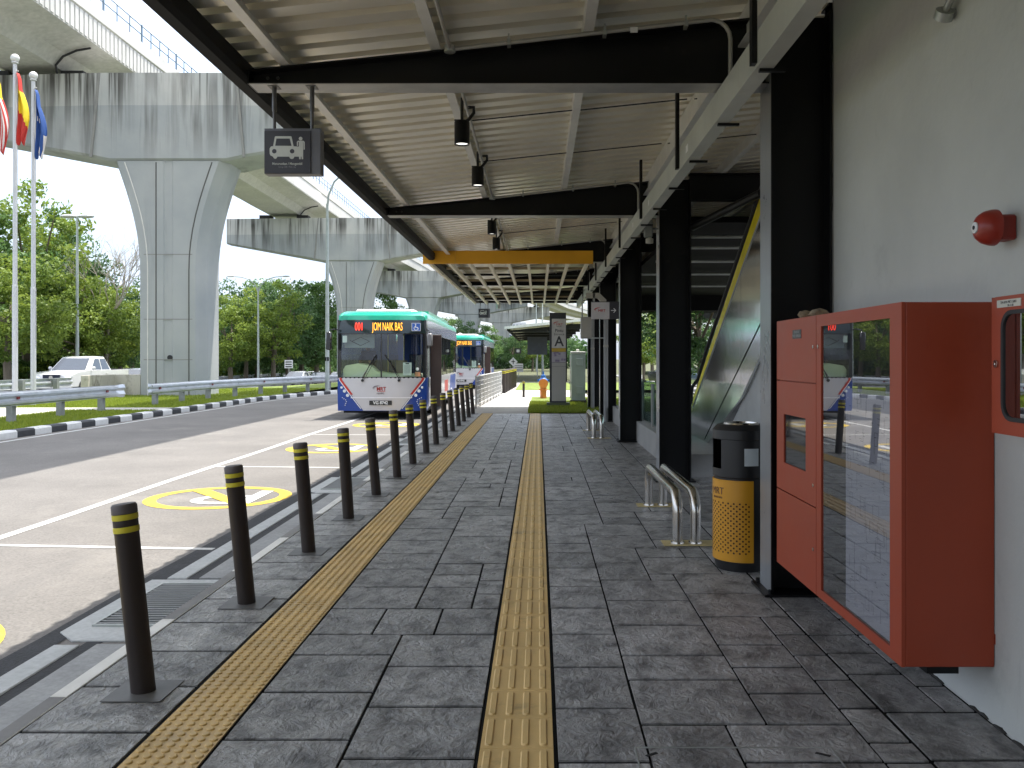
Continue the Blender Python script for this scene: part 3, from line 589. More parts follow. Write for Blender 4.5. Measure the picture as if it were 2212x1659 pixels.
# litter bin
t = empty('litter_bin', (1.562, 6.60, 0), 'black litter bin with perforated yellow front panel beside the first column', 'litter bin'); r = .212
b = MB(); b.lathe([(r-.02, 0), (r-.01, .05), (r-.006, .06), (r-.006, .70)], n=40); b.lathe([(r-.006, .70), (r+.003, .71), (r+.003, .77)], n=40)
a0, a1 = R(172), R(213)                                             # the mouth, on the pavement side
b.lathe([(r, .77), (r, .99)], n=34, a0=a1, a1=R(360)+R(20)); b.lathe([(r, .77), (r, .99)], n=12, a0=R(60), a1=a0); b.lathe([(r-.03, .76), (r-.03, 1.0)], n=40, a0=a1, a1=a0+2*math.pi)
b.lathe([(r, .99), (r+.004, .995), (r+.004, 1.06), (r-.035, 1.10), (.12, 1.10), (.115, 1.085), (0, 1.083)], n=40)
b.lathe([(r-.11, .74), (r-.11, 1.02)], n=24); b.build('body', P('bin black plastic', (.018, .018, .019), .42, 0, .1, 4), t, smooth=True)
b = MB(); b.lathe([(.135, 1.101), (.13, 1.112), (.118, 1.112), (.115, 1.10)], n=30); b.build('ashtray_rim', ss, t, smooth=True)
# yellow panel; its holes are punched as separate dark discs sunk in the curve
pm = P('bin yellow enamel', (.68, .32, .022), .35, 0, .05, 3, spec=.5); A0, A1 = R(150), R(282); rp = r+.004
b = MB(); b.lathe([(rp-.006, .075), (rp, .078), (rp, .685), (rp-.006, .688)], n=40, a0=A0, a1=A1); b.build('front_panel', pm, t, smooth=True)
b = MB(); hole = []
for i in range(20):
    for j in range(21):
        if (i+j) % 2: continue
        a = A0+R(10)+(A1-A0-R(20))*i/19; z = .145+.37*j/20; 
        u = Vector((math.cos(a), math.sin(a), 0)); tg = Vector((-math.sin(a), math.cos(a), 0)); c_ = u*(rp+.0012)+Vector((0, 0, z))
        ring = [c_+tg*.0075*math.cos(2*math.pi*q/8)+Vector((0, 0, .0075*math.sin(2*math.pi*q/8))) for q in range(8)]; b.add(ring, [tuple(range(8))])
b.build('perforation', P('hole', (.06, .02, .008), .8), t)['kind'] = 'stuff'
for s_, z, sz, al in (('MRT', .60, .075, .2), ('prasarana', .555, .03, .2)):
    aa = R(203); o = text(s_, 'lettering', P('bin print', (.12, .05, .03), .5), t, (0, 0, 0), sz, 'up', .9, .0006)
    for v in o.data.vertices:
        aq = aa+v.co.x/rp; v.co = Vector(((rp+.0022+v.co.z)*math.cos(aq), (rp+.0022+v.co.z)*math.sin(aq), z+v.co.y))
b = MB(); b.lathe([(rp+.003, .80), (rp+.003, .93)], n=8, a0=R(263), a1=R(292)); b.build('notice', P('notice paper', (.62, .68, .70), .5), t)
# red cabinets on the wall
t = empty('hose_cabinet', (1.59, 3.75, .25), 'large red metal cabinet with a glazed door, hung on the wall', 'cabinet'); H = 1.60; Lc = 1.96; D = .408
b = MB(); b.box(.018, D, 0, 1.15, 0, H); b.box(.018, D, 1.152, Lc, .002, H-.002); bm_ = b.build('body', redp, t, .004)
b = MB(); gy0, gy1, gz0, gz1 = .125, 1.07, .05, 1.535                   # glazed door frame
b.box(0, .017, .0, gy0, 0, H); b.box(0, .017, gy1, 1.148, 0, H); b.box(0, .017, gy0, gy1, 0, gz0); b.box(0, .017, gy0, gy1, gz1, H); b.build('door_frame', redp, t)
b = MB(); b.box(.0165, .0185, gy0, gy1, gz0, gz1); b.build('backing', P('cabinet inside', (.03, .03, .032), .7), t)
pap = P('drawing sheet', (.60, .61, .66), .6, 0, .04, 2); b = MB(); b.box(.0145, .016, .135, .72, .06, 1.2); dr = b.build('wiring_drawing', pap, t)
rr = random.Random(5); b = MB()
for k in range(150):                                                # faint line work and small print on the sheet
    y, z = rr.uniform(.15, .68), rr.uniform(.09, 1.17); q = rr.random()
    if q < .5: b.box(.0138, .0144, y, y+rr.uniform(.015, .05), z, z+.003)
    elif q < .8: b.box(.0138, .0144, y, y+.002, z, min(1.19, z+rr.uniform(.03, .10)))
    else:
        w_, h_ = rr.uniform(.03, .08), rr.uniform(.03, .1); y = min(y, .70-w_); z = min(z, 1.18-h_)
        for a_ in ((y, y+w_, z, z+.002), (y, y+w_, z+h_, z+h_+.002), (y, y+.002, z, z+h_), (y+w_, y+w_+.002, z, z+h_)): b.box(.0138, .0144, *a_)
b.build('line_work', P('print grey', (.22, .23, .26), .7), dr)
b = MB(); b.add([(.007, gy0, gz0), (.007, gy1, gz0), (.007, gy1, gz1), (.007, gy0, gz1)], [(0, 1, 2, 3)]); b.build('door_glass', glass('cabinet glass', (.72, .72, .74), .16, 3.), t)
for i, (z0, z1) in enumerate(((0, .492), (.500, 1.206), (1.214, H))):
    b = MB(); y0, y1 = 1.156, Lc
    if i == 1:
        b.box(0, .017, y0, 1.345, z0, z1); b.box(0, .017, 1.80, y1, z0, z1); b.box(0, .017, 1.345, 1.80, z0, .68); b.box(0, .017, 1.345, 1.80, .995, z1)
    else: b.box(0, .017, y0, y1, z0, z1)
    dd = b.build('locker_door', redp, t)
    b = MB(); zz = (z0+z1)/2+(.02 if i else -.02); b.lathe([(0, .0), (.011, 0), (.011, .004), (0, .005)], n=12); lk = b.build('lock', ss, dd); lk.rotation_euler = (0, R(-90), 0); lk.location = (0, 1.20, {0: .25, 1: .62, 2: 1.42}[i])
b = MB(); b.box(.008, .012, 1.345, 1.80, .68, .995); b.build('window', P('dark window', (.02, .02, .022), .04, 0, 0, 1, spec=1.0), t)
b = MB(); b.lathe([(0, .0), (.011, 0), (.011, .004), (0, .005)], n=12); lk = b.build('door_lock', ss, t); lk.rotation_euler = (0, R(-90), 0); lk.location = (0, 1.115, 1.42)
b = MB(); b.box(-.003, 0, 1.43, 1.60, 1.475, 1.53); np_ = b.build('name_plate', P('plate dark', (.05, .05, .05), .4), t)
for k, s_ in enumerate(('TM-RW-01', 'PANEL KAWALAN')): text(s_, 'lettering', P('plate print', (.35, .35, .34), .5), np_, (-.0035, 1.515, 1.515-.024*k), .026, '-x', .8, .0004)
b = MB(); b.box(.12, .33, -.0025, 0, 1.39, 1.54); b.build('emboss_panel', redp, t)
b = MB(); b.box(.12, .26, .02, .12, -.035, 0); b.build('bracket', blackp, t); b = MB(); b.box(D, D+.04, -.004, .02, .10, .145); b.build('hinge_tab', redp, t)
# crumpled rag on top of it
b = MB(); rr = random.Random(9); rings = []
for i in range(16):
    s_ = i/15; rr_ = .022+.018*math.sin(s_*9)+rr.uniform(-.004, .006)*2; rings.append([(.05+.02*math.sin(s_*7)+rr_*1.4*math.cos(q*R(45)), .22*s_, max(0, .012+rr_*.8*math.sin(q*R(45))+rr.uniform(0, .006))) for q in range(8)])
b.loft(rings); o = b.build('work_rag', P('rag cloth', (.30, .23, .15), .9, 0, .4, 25), loc=(1.60, 5.02, 1.851), smooth=True); o.rotation_euler.z = .1
tag(o, 'crumpled brown rag lying on top of the large red cabinet', 'rag')
# second cabinet, cut off by the frame
t = empty('meter_cabinet', (1.85, 2.55, 1.30), 'smaller red cabinet with rounded window, cut off by the right edge', 'cabinet')
b = MB(); b.box(.016, .148, 0, .945, 0, .55); b.build('body', redp, t, .005)
def rr_pts(y0, y1, z0, z1, r, n=6):
    out = []
    for cy, cz, a in ((y1-r, z1-r, 0), (y0+r, z1-r, 90), (y0+r, z0+r, 180), (y1-r, z0+r, 270)): out += [(cy+r*math.cos(R(a+90*i/n)), cz+r*math.sin(R(a+90*i/n))) for i in range(n+1)]
    return out
b = MB(); oy = [(0, 0), (.945, 0), (.945, .55), (0, .55)]; ins = rr_pts(.07, .868, .055, .492, .07)
oo = []
for (y, z) in ins:      # frame as a loft between the rounded opening and its projection on the outer rectangle
    cy, cz = .4725, .275; dy, dz = y-cy, z-cz; k = min(.4725/abs(dy) if dy else 9e9, .275/abs(dz) if dz else 9e9); oo.append((cy+dy*k, cz+dz*k))
# corners of the outer rectangle are squared by a second pass
n = len(ins)
for i, (y, z) in enumerate(oo):
    m_ = i % 7
    if m_ == 3: oo[i] = oy[{0: 2, 1: 3, 2: 0, 3: 1}[i//7]]
v = [(0, y, z) for y, z in ins]+[(0, y, z) for y, z in oo]+[(.0155, y, z) for y, z in oo]; b.add(v, [(i, (i+1) % n, n+(i+1) % n, n+i) for i in range(n)]+[(n+i, n+(i+1) % n, 2*n+(i+1) % n, 2*n+i) for i in range(n)]); b.build('door', redp, t)
b = MB(); a_ = rr_pts(.07, .868, .055, .492, .07); c_ = rr_pts(.086, .852, .071, .476, .056); n = len(a_)
b.add([(-.006, y, z) for y, z in a_]+[(-.006, y, z) for y, z in c_]+[(.008, y, z) for y, z in a_]+[(.008, y, z) for y, z in c_], [(i, (i+1) % n, n+(i+1) % n, n+i) for i in range(n)]+[(i, (i+1) % n, 2*n+(i+1) % n, 2*n+i) for i in range(n)]+[(n+i, n+(i+1) % n, 3*n+(i+1) % n, 3*n+i) for i in range(n)]); b.build('gasket', P('rubber', (.02, .02, .02), .5), t)
b = MB(); b.prism(c_, .003, .005, 'x'); b.build('window', P('mirror window', (.05, .055, .06), .03, .0, 0, 1, spec=1.6), t)
b = MB(); b.add([(.0, y, z) for y, z in c_], [tuple(range(len(c_)))]); b.build('window_pane', glass('pane', (.5, .5, .5), .45, 3.), t)
b = MB(); b.box(-.003, 0, .73, .90, .505, .535); np_ = b.build('name_plate', P('plate cream', (.6, .58, .5), .5), t)
text('TM-RW-PKT-5001', 'lettering', P('print dark', (.06, .06, .06), .6), np_, (-.0035, .815, .524), .015, '-x', 1, .0004); text('20-11-05', 'lettering', P('print dark', 0), np_, (-.0035, .80, .511), .012, '-x', 1, .0004)
b = MB(); b.lathe([(0, 0), (.016, 0), (.016, .008), (.006, .009), (0, .007)], n=18); lk = b.build('lock', ss, t, smooth=True); lk.rotation_euler = (0, R(-90), 0); lk.location = (0, .905, .28)
# alarm bell
t = empty('alarm_bell', (2.0, 3.62, 2.155), 'red fire alarm bell on the grey wall above the cabinets', 'alarm bell'); br = P('bell red', (.33, .032, .018), .33, 0, .08, 4)
b = MB(); b.lathe([(0, .155), (.03, .152), (.052, .14), (.068, .118), (.076, .09), (.077, .072), (.070, .070), (.0, .068)], n=32); g_ = b.build('gong', br, t, smooth=True); g_.rotation_euler = (0, R(-90), 0)
b = MB(); b.lathe([(0, .160), (.024, .158), (.024, .150)], n=16); q = b.build('label_disc', whitep, t); q.rotation_euler = (0, R(-90), 0)
b = MB(); b.lathe([(0, .163), (.009, .162), (.009, .155)], n=8); q = b.build('screw', blackm, t); q.rotation_euler = (0, R(-90), 0)
b = MB(); b.box(-.068, 0, -.045, .05, -.055, .05); b.box(-.03, 0, .05, .075, -.02, .02); b.build('backbox', P('bell box', (.26, .025, .015), .5), t, .008)
# conduit stub at the top right
t = empty('conduit_stub', (2.0, 4.1, 3.27), 'short metal pipe end clamped to the wall at the top right', 'pipe')
b = MB(); b.tube([(-.05, 0, 0), (-.05, -.5, .30)], .017, 12); b.build('pipe', gal, t, smooth=True); b = MB(); b.tube([(-.05, .03, -.03), (-.05, .0, .0)], .045, 16); b.tube([(-.05, .01, 0), (0, .01, 0)], .012, 8); b.build('flange', gal, t, smooth=True)
# long galvanised cable trunking below the beams, with hangers
t = empty('cable_trunking', (1.24, 0, 3.257), 'long galvanised cable trunking running above the columns', 'cable trunking')
tm = P('trunking zinc', (.52, .53, .48), .45, .3, .12, 1.2, dirt=((.33, .33, .31), 2, .6, .5))
for k in range(12): b = MB(); y0 = -2.2+2.5*k; b.box(0, .10, y0+.0015, y0+2.4985, 0, .20); b.build('duct_length', tm, t)
for k in range(22): b = MB(); y = 1.5+1.13*k; b.box(.02, .17, y-.015, y+.015, -.018, -.001); b.build('bracket', blackp, t)
b = MB(); b.box(.1-.004, .1+.004, 0, .001, 0, .001)
for k in range(9):
    y = 2.2+2.68*k
    h = MB(); h.box(-.03, .0, y-.03, y+.03, .02, .72); h.build('hanger', blackp, t)
for y, w_ in ((7.1, .05), (9.6, .03), (11.2, .03), (13.3, .03)): b = MB(); b.box(-.0015, 0, y, y+w_*2, .07, .13); b.build('sticker', whitep, t)
# conduit along each beam, with its downlights
for k, y in enumerate(BY[:4]):
    t = empty('conduit', (0, y-.13, 0), 'grey conduit clipped along the '+['first', 'second', 'third', 'fourth'][k]+' canopy beam', 'conduit', 'conduits on the canopy beams')
    arc = [(1.17+.13*math.sin(R(a)), 0, zs(1.2)-.13-.13+.13*math.cos(R(a))+.0) for a in (10, 30, 50, 70, 90)]
    b = MB(); b.tube([(-.60, 0, zs(-.60)-.145)]+[(1.17, 0, zs(1.2)-.13)]+arc+[(1.30, 0, 3.35)], .0145, 10)
    b.tube([(-.60, .0, zs(-.6)-.14), (-.60, -4.9, zs(-.6)-.14)] if k == 0 else [(-.60, .0, zs(-.6)-.14), (-.60, -5.05, zs(-.6)-.14)], .0145, 8); b.build('pipe', P('conduit grey', (.36, .35, .32), .45, .2), t, smooth=True)
    for x in (-.2, .45, 1.0):
        b = MB(); z = zs(x)-.14; b.box(x-.012, x+.012, -.02, .05, z-.02, z+.02); b.box(x-.006, x+.006, -.005, .005, z+.02, z+.06); b.build('clip', gal, t)
    b = MB(); b.lathe([(0, -.02), (.038, -.02), (.038, .025), (0, .025)], n=16); q = b.build('junction_box', gal, t); q.location = (-.60, 0, zs(-.6)-.145)
    if k == 0: b = MB(); b.box(.62, .67, -.018, -.0165, zs(.64)-.166, zs(.64)-.128); n_ = b.build('sticker', whitep, t); text('N', 'lettering', blackm, n_, (.645, -.0165, zs(.645)-.149), .03, '-y', 1, .001)
lens = P('lamp lens', (.6, .6, .55), .3, emit=(1, .97, .9), es=.9)
def downlight(x, y, ztop, label, em=False):
    t = empty('downlight', (x, y, ztop), label, 'downlight', 'black cylinder downlights under the canopy')
    b = MB(); b.lathe([(0, 0), (.055, 0), (.062, -.01), (.062, -.19), (.055, -.19), (.052, -.17)], n=24); b.build('housing', blackp, t, smooth=True)
    b = MB(); b.lathe([(0, -.178), (.052, -.178)], n=20); b.build('lens', lens, t)
    b = MB(); b.box(-.06, .01, -.012, .012, 0, .012); b.tube([(0, 0, 0), (0, 0, max(.06, zs(x)-.12-ztop))], .012, 8); b.tube([(.0, .03, -.02), (.05, .06, .03), (.09, .08, .09), (.09, .06, .13), (.05, .03, .12)], .014, 8); b.build('flex', blackm, t, smooth=True)
    return t
for (x, y, z), l_ in zip(((-.62, 6.95, 3.53), (-.62, 8.75, 3.56), (-.66, 12.15, 3.56), (-.68, 13.85, 3.56), (3.1, 7.35, 3.42)), ('nearest black downlight hanging under the canopy', 'second black downlight from the camera, above the pavement', 'third black downlight, beyond the second beam', 'fourth black downlight, just before the yellow fascia', 'lit black downlight beyond the first column')): downlight(x, y, z, l_)
# yellow fascia and batten ceiling
t = empty('batten_ceiling', (0, 16.45, 3.43), 'pale batten ceiling behind an orange yellow fascia board', 'ceiling')
b = MB(); b.box(-2.22, -1.60, 0, .04, .0, .25); b.box(-1.596, 1.05, 0, .04, .0, .25); b.build('fascia', P('fascia yellow', (.75, .36, .012), .45, 0, .05, 2), t)
bt = P('batten cream', (.82, .76, .60), .6, 0, .06, 2)
for k in range(9): x = -2.12+.385*k; b = MB(); b.box(x-.026, x+.026, .05, 12.4, .01, .10); b.build('batten', bt, t)
bt2 = P('batten support', (.36, .29, .18), .6)
for k in range(9): b = MB(); b.box(-2.15, 1.1, .6+1.4*k, .66+1.4*k, .101, .15); b.build('cross_bar', bt2 if k % 2 else blackp, t)
# hanging pick-up signs
sgw = P('sign pictogram', (.60, .61, .55), .5); dkp = P('sign panel charcoal', (.045, .043, .05), .45, 0, .05, 3); sgb = P('sign box grey', (.15, .15, .165), .45)
def pickup_sign(x0, y, z0, label, detail=True):
    w_, h_ = .385, .312; t = empty('hanging_sign', (x0, y, z0), label, 'sign', 'hanging pick-up signs')
    b = MB(); b.box(0, w_, 0, .09, 0, h_); b.build('sign_box', sgb, t, .002)
    b = MB(); b.box(.004, .285, -.010, 0, .004, h_-.02) if False else b.box(.003, .318, -.010, 0, .004, h_-.02); b.build('panel', dkp, t)
    s_ = .318/.66                                     # pictogram units: the panel is 660 wide
    px = lambda a: .003+(a-245)/660*.318; pz = lambda v: h_-.02-(v-830)/590*(h_-.024); at = -.0101
    b = MB()
    body = [(330, 1060), (345, 1045), (370, 1045), (395, 912), (408, 905), (620, 905), (632, 912), (660, 1045), (735, 1050), (735, 985), (722, 985), (722, 1040), (708, 1040), (706, 985), (722, 968), (800, 968), (818, 985), (818, 1090), (803, 1092), (800, 990), (796, 990), (796, 1225), (775, 1228), (772, 1190), (764, 1190), (760, 1228), (740, 1225), (735, 1190), (672, 1190), (660, 1215), (635, 1225), (610, 1215), (598, 1190), (430, 1190), (420, 1212), (400, 1222), (380, 1212), (365, 1188), (335, 1175), (322, 1150), (320, 1080)]
    pts = [(px(a), pz(v)) for a, v in body]; b.prism(pts, at, at-.0015)
    b.prism(circ(px(760), pz(938), .0125, 16), at, at-.0015); pic = b.build('pictogram', sgw, t)
    b = MB(); b.prism([(px(a), pz(v)) for a, v in ((400, 1038), (418, 938), (606, 938), (632, 1040))], at-.0016, at-.0022)
    for a in (387, 640): b.prism(circ(px(a), pz(1115), .0155, 16), at-.0016, at-.0022)
    b.build('cut_out', dkp, pic)
    if detail:
        text('Menurunkan / Mengambil', 'lettering', sgw, t, (px(570), at, pz(1290)), .0235, '-y', .86, .0008, bold=.0003); text('Drop Off / Pick Up', 'lettering', P('sign italic grey', (.28, .28, .28), .5), t, (px(570), at, pz(1335)), .017, '-y', .9, .0008)
    for x in (.055, .315):
        b = MB(); b.tube([(x, .045, h_), (x, .045, h_+.14)], .011, 10); b.tube([(x, .045, h_+.13), (x, .045, h_+.295)], .0155, 10); b.box(x-.035, x+.035, .0, .09, h_+.292, h_+.297); b.build('rod', P('rod grey', (.13, .125, .12), .45, .3), t, smooth=False)
    return t
pickup_sign(-1.875, 5.86, 2.866, 'near charcoal pick-up sign with car and person pictogram, hanging on two rods'); pickup_sign(-2.02, 28.9, 2.99, 'tiny far charcoal pick-up sign under the end of the canopy', False)
# operator sign with arrow, fixed to the third column
red_ = P('emblem red', (.50, .02, .02), .5); drk = P('print dark', 0)
t = empty('direction_sign', (1.02, 16.46, 2.37), 'pale operator sign with emblem and a right arrow, on the third column', 'sign')
b = MB(); b.box(0, .345, 0, .06, 0, .32); b.build('panel', P('sign pale', (.56, .53, .52), .5), t); b = MB(); b.box(.345, .53, 0, .06, 0, .32); b.box(0, .53, .0, .06, .32, .335); b.build('arrow_panel', dkp, t)
swoosh_part('emblem', red_, t, .15, .17, .10, '-y', 0); text('MRT', 'lettering', red_, t, (.20, -.001, .155), .075, '-y', 1, .001)
b = MB(); b.box(.375, .46, -.002, 0, .157, .170); b.prism([(.455, .1635), (.42, .205), (.432, .21), (.475, .1635), (.432, .117), (.42, .122)], 0, -.002); b.build('arrow', whitep, t)
# duct bend and boxes near the third column
t = empty('duct_bend', (.98, 19.4, 0), 'beige ducted switch box with angled bend, left of the operator sign', 'duct')
bx = P('beige metal', (.36, .34, .29), .5, 0, .08, 4); b = MB(); b.prism([(.10, 2.98), (.10, 3.10), (.40, 3.10), (.56, 2.94), (.56, 2.5), (.44, 2.5), (.44, 2.90), (.36, 2.98)], 0, .12); b.build('bend', bx, t)
b = MB(); b.box(-.02, .22, -.05, .16, 2.08, 2.55); b.build('switch_box', bx, t, .01); b = MB(); b.box(.0, .03, .0, .05, 2.55, 3.02); b.box(.26, .30, 0, .05, 2.5, 3.1); b.box(-.02, .5, -.02, .0, 2.06, 2.09); b.build('frame', gal, t)
t = empty('camera_box', (1.5, 11.1, 3.18), 'small grey speaker and junction box on the left edge of the second column', 'junction box')
b = MB(); b.box(-.13, -.02, -.03, .05, -.0, .22); b.box(-.02, .06, 0, .02, .10, .12); b.build('box', P('box grey', (.22, .23, .22), .4), t, .012); b = MB(); b.lathe([(0, -.09), (.05, -.08), (.05, -.02), (0, -.0)], (-.06, 0), 14); b.build('dome', bx, t, smooth=True)
for y in (22.0, 27.35):
    t = empty('downpipe', (1.70, y-.17, 0), 'grey downpipe in front of the '+('fourth' if y < 25 else 'fifth')+' column', 'downpipe', 'grey downpipes')
    b = MB(); b.tube([(0.02, 0, 0), (0.02, 0, 2.9)], .06, 12); b.build('pipe', P('downpipe grey', (.27, .27, .26), .5), t, smooth=True); b = MB(); b.tube([(.02, 0, 1.9), (.02, 0, 1.96)], .066, 12); b.build('collar', bx, t)
# bus stop totem
t = empty('totem', (.37, 28.1, 0), 'tall grey bus stop totem with a large letter A on the lawn', 'totem')
b = MB(); b.box(-.10, .66, -.1, .3, -.0, .17); b.build('base', P('totem base', (.10, .12, .07), .7), t, .01)
b = MB(); b.box(0, .54, .02, .2, .17, 3.12); b.build('frame', P('totem charcoal', (.05, .05, .058), .45), t)
b = MB(); b.box(.07, .53, 0, .02, .22, 1.48); b.build('lower_panel', P('totem silver', (.50, .48, .45), .35, .3, .06, 1), t); b = MB(); b.box(.07, .53, 0, .02, 1.96, 2.92); b.build('upper_panel', P('totem pale', (.66, .63, .60), .5), t)
b = MB(); b.box(.07, .53, -.002, .02, 1.84, 1.955); b.build('yellow_band', P('totem yellow', (.6, .40, .06), .5), t); b = MB(); b.box(.07, .53, 0, .02, 1.49, 1.83); mp_ = b.build('map_panel', P('totem map', (.50, .46, .52), .5), t)
rr = random.Random(8); b = MB()
for k in range(26): x, z = rr.uniform(.09, .5), rr.uniform(1.5, 1.81); b.box(x, min(.525, x+rr.choice((.004, .07))), -.002, 0, z, min(1.825, z+rr.choice((.004, .07))))
b.build('street_lines', P('map line', (.30, .24, .36), .6), mp_)
b = MB(); b.box(.07, .53, -.001, 0, 1.482, 1.489); b.box(.07, .53, -.001, 0, 1.35, 1.356); b.build('seam', drk, t)
swoosh_part('emblem', red_, t, .27, 2.75, .15, '-y', 0); text('MRT', 'lettering', red_, t, (.32, -.001, 2.73), .11, '-y', 1, .001); text('FEEDER', 'lettering', drk, t, (.31, -.001, 2.665), .05, '-y', 1, .001)
text('Pintu', 'lettering', drk, t, (.31, -.001, 2.53), .15, '-y', .9, .001, bold=.002); text('Entrance', 'lettering', drk, t, (.31, -.001, 2.41), .11, '-y', .85, .001); text('A', 'big_letter', drk, t, (.31, -.001, 2.165), .46, '-y', .95, .001, bold=.008)
# hydrant valve, kiosk, fence, outdoor bollard row
t = empty('hydrant', (.20, 34.6, 0), 'orange hydrant pillar with blue valve head on the lawn', 'hydrant'); og = P('hydrant orange', (.62, .20, .035), .5, 0, .1, 4); bl = P('hydrant blue', (.02, .12, .38), .45)
b = MB(); b.lathe([(.13, 0), (.13, .33), (.20, .34), (.20, .37), (.13, .38), (.13, .52)], n=18); b.tube([(0, 0, .48), (0, -.02, .60), (0, -.20, .62)], [.13, .16, .14], 14); b.tube([(0, -.19, .62), (0, -.22, .62)], .19, 18); b.build('pillar', og, t, smooth=True)
b = MB(); b.lathe([(.16, .66), (.20, .70), (.20, .74), (.10, .84), (.09, .95), (.03, .97), (.03, 1.1)], n=14); b.box(-.24, .24, -.04, .04, .70, .78); b.build('valve_head', bl, t, smooth=True)
t = empty('electrical_kiosk', (1.18, 30.6, 0), 'pale green electrical kiosk on a plinth beside the totem', 'electrical cabinet'); kg = P('kiosk green', (.36, .42, .38), .5, 0, .05, 3)
b = MB(); b.box(0, .5, 0, .4, .12, 1.80); b.build('body', kg, t, .01); b = MB(); b.box(-.03, .53, -.03, .43, 1.80, 1.87); b.box(.18, .28, .1, .2, 1.87, 1.95); b.build('roof', P('kiosk roof', (.58, .58, .55), .5), t, .01)
for z in (.35, 1.35): b = MB(); b.box(.17, .40, -.05, 0, z, z+.28); b.build('meter_box', kg, t, .01)
b = MB(); b.box(-.04, .54, .0, .4, -.05, .12); b.build('plinth', P('kiosk plinth', (.06, .05, .04), .8), t); b = MB(); b.tube([(-.04, -.02, .2), (-.04, -.02, 1.75)], .018, 8); b.box(-.1, .0, -.04, 0, .72, .80); b.build('conduit', P('kiosk roof', 0), t)
t = empty('railing', (-2.02, 27.7, 0), 'pale grey bar railing along the sunny footpath', 'railing'); rp_ = P('railing paint', (.50, .50, .48), .5)
A = Vector((0, 0)); B_ = Vector((.36, 10.5)); n = 8
for i in range(n+1): p = A+(B_-A)*i/n; b = MB(); b.box(p.x-.025, p.x+.025, p.y-.025, p.y+.025, -.02, 1.06); b.build('post', rp_, t)
for i in range(n):
    p, q = A+(B_-A)*i/n, A+(B_-A)*(i+1)/n; b = MB(); b.tube([(p.x, p.y, 1.04), (q.x, q.y, 1.04)], .024, 6); b.tube([(p.x, p.y, .12), (q.x, q.y, .12)], .02, 6)
    for z in (.27, .42, .57, .72, .87): b.tube([(p.x, p.y, z), (q.x, q.y, z)], .0085, 5)
    for k in range(1, 9): r_ = p+(q-p)*k/9; b.box(r_.x-.006, r_.x+.006, r_.y-.006, r_.y+.006, .12, 1.04)
    b.build('mesh_panel', rp_, t)
for k in range(9):
    t = copy_tree(bp); t.rotation_euler = (0, 0, 0); t.location = (-1.62+.035*k, 40.2+1.15*k, 0); t.scale = (1.5, 1.5, 1.2)
    tag(t, 'far black bollard with yellow bands in the tight row beyond the railing', 'bollard', 'far bollards beyond the railing')
t = copy_tree(bp); t.rotation_euler = (0, 0, 0); t.location = (-.62, 36, 0); t.scale = (.9, .9, .75); tag(t, 'single short post standing alone on the sunny footpath', 'bollard', 'x'); del t['group']
# far signs
def post_sign(name, loc, h, draw, label, cat='sign'):
    t = empty(name, loc, label, cat); b = MB(); b.tube([(0, 0, 0), (0, 0, h)], .05, 8); b.build('pole', gal, t); draw(t); return t
def d1(t): 
    b = MB(); b.prism([(0, 1.75), (.62, 2.37), (0, 2.99), (-.62, 2.37)], -.08, -.05); b.build('face', whitep, t); b = MB(); b.box(-.05, .05, -.085, -.08, 2.05, 2.7); b.box(-.25, .25, -.085, -.08, 2.35, 2.45); b.build('symbol', blackm, t)
post_sign('warning_sign', (-2.0, 68, 0), 3, d1, 'white diamond road sign beyond the footpath').scale = (.58, .58, .58)
def d2(t): b = MB(); b.box(-.9, .9, -.1, -.05, 2.0, 4.1); b.build('back_panel', P('sign back', (.07, .08, .10), .5), t)
post_sign('road_sign', (-.1, 78, 0), 4.1, d2, 'dark rectangular sign seen under the far canopy')
def d3(t): b = MB(); b.box(-.8, .8, -.1, -.05, .9, 2.4); b.build('face', whitep, t); b = MB(); [b.box(-.7, .7, -.105, -.1, 1.05+.3*k, 1.15+.3*k) for k in range(4)]; b.build('text_lines', blackm, t)
post_sign('notice_board', (-1.75, 76, 0), 2.4, d3, 'white notice board with dark lines below the diamond sign').scale = (.5, .5, .5)
t = empty('hanging_sign', (-1.75, 64, 2.0), 'black bus pictogram sign under the far canopy', 'sign'); b = MB(); b.box(0, .46, 0, .08, 0, .40); b.build('sign_box', dkp, t); b = MB(); b.prism(rr_pts(.12, .34, .10, .31, .04), -.001, -.004); b.build('pictogram', whitep, t); b = MB(); b.box(.04, .06, .02, .05, .4, 1.6); b.box(.40, .42, .02, .05, .4, 1.6); b.build('rod', blackm, t)
# security camera under the end of the canopy
t = empty('security_camera', (-1.35, 29.0, 3.3), 'small camera hanging from the end beam of the canopy', 'camera'); b = MB(); b.lathe([(0, 0), (.07, .0), (.09, .12), (.09, .22), (.03, .24), (.03, .36)], n=12); b.build('housing', gal, t, smooth=True)
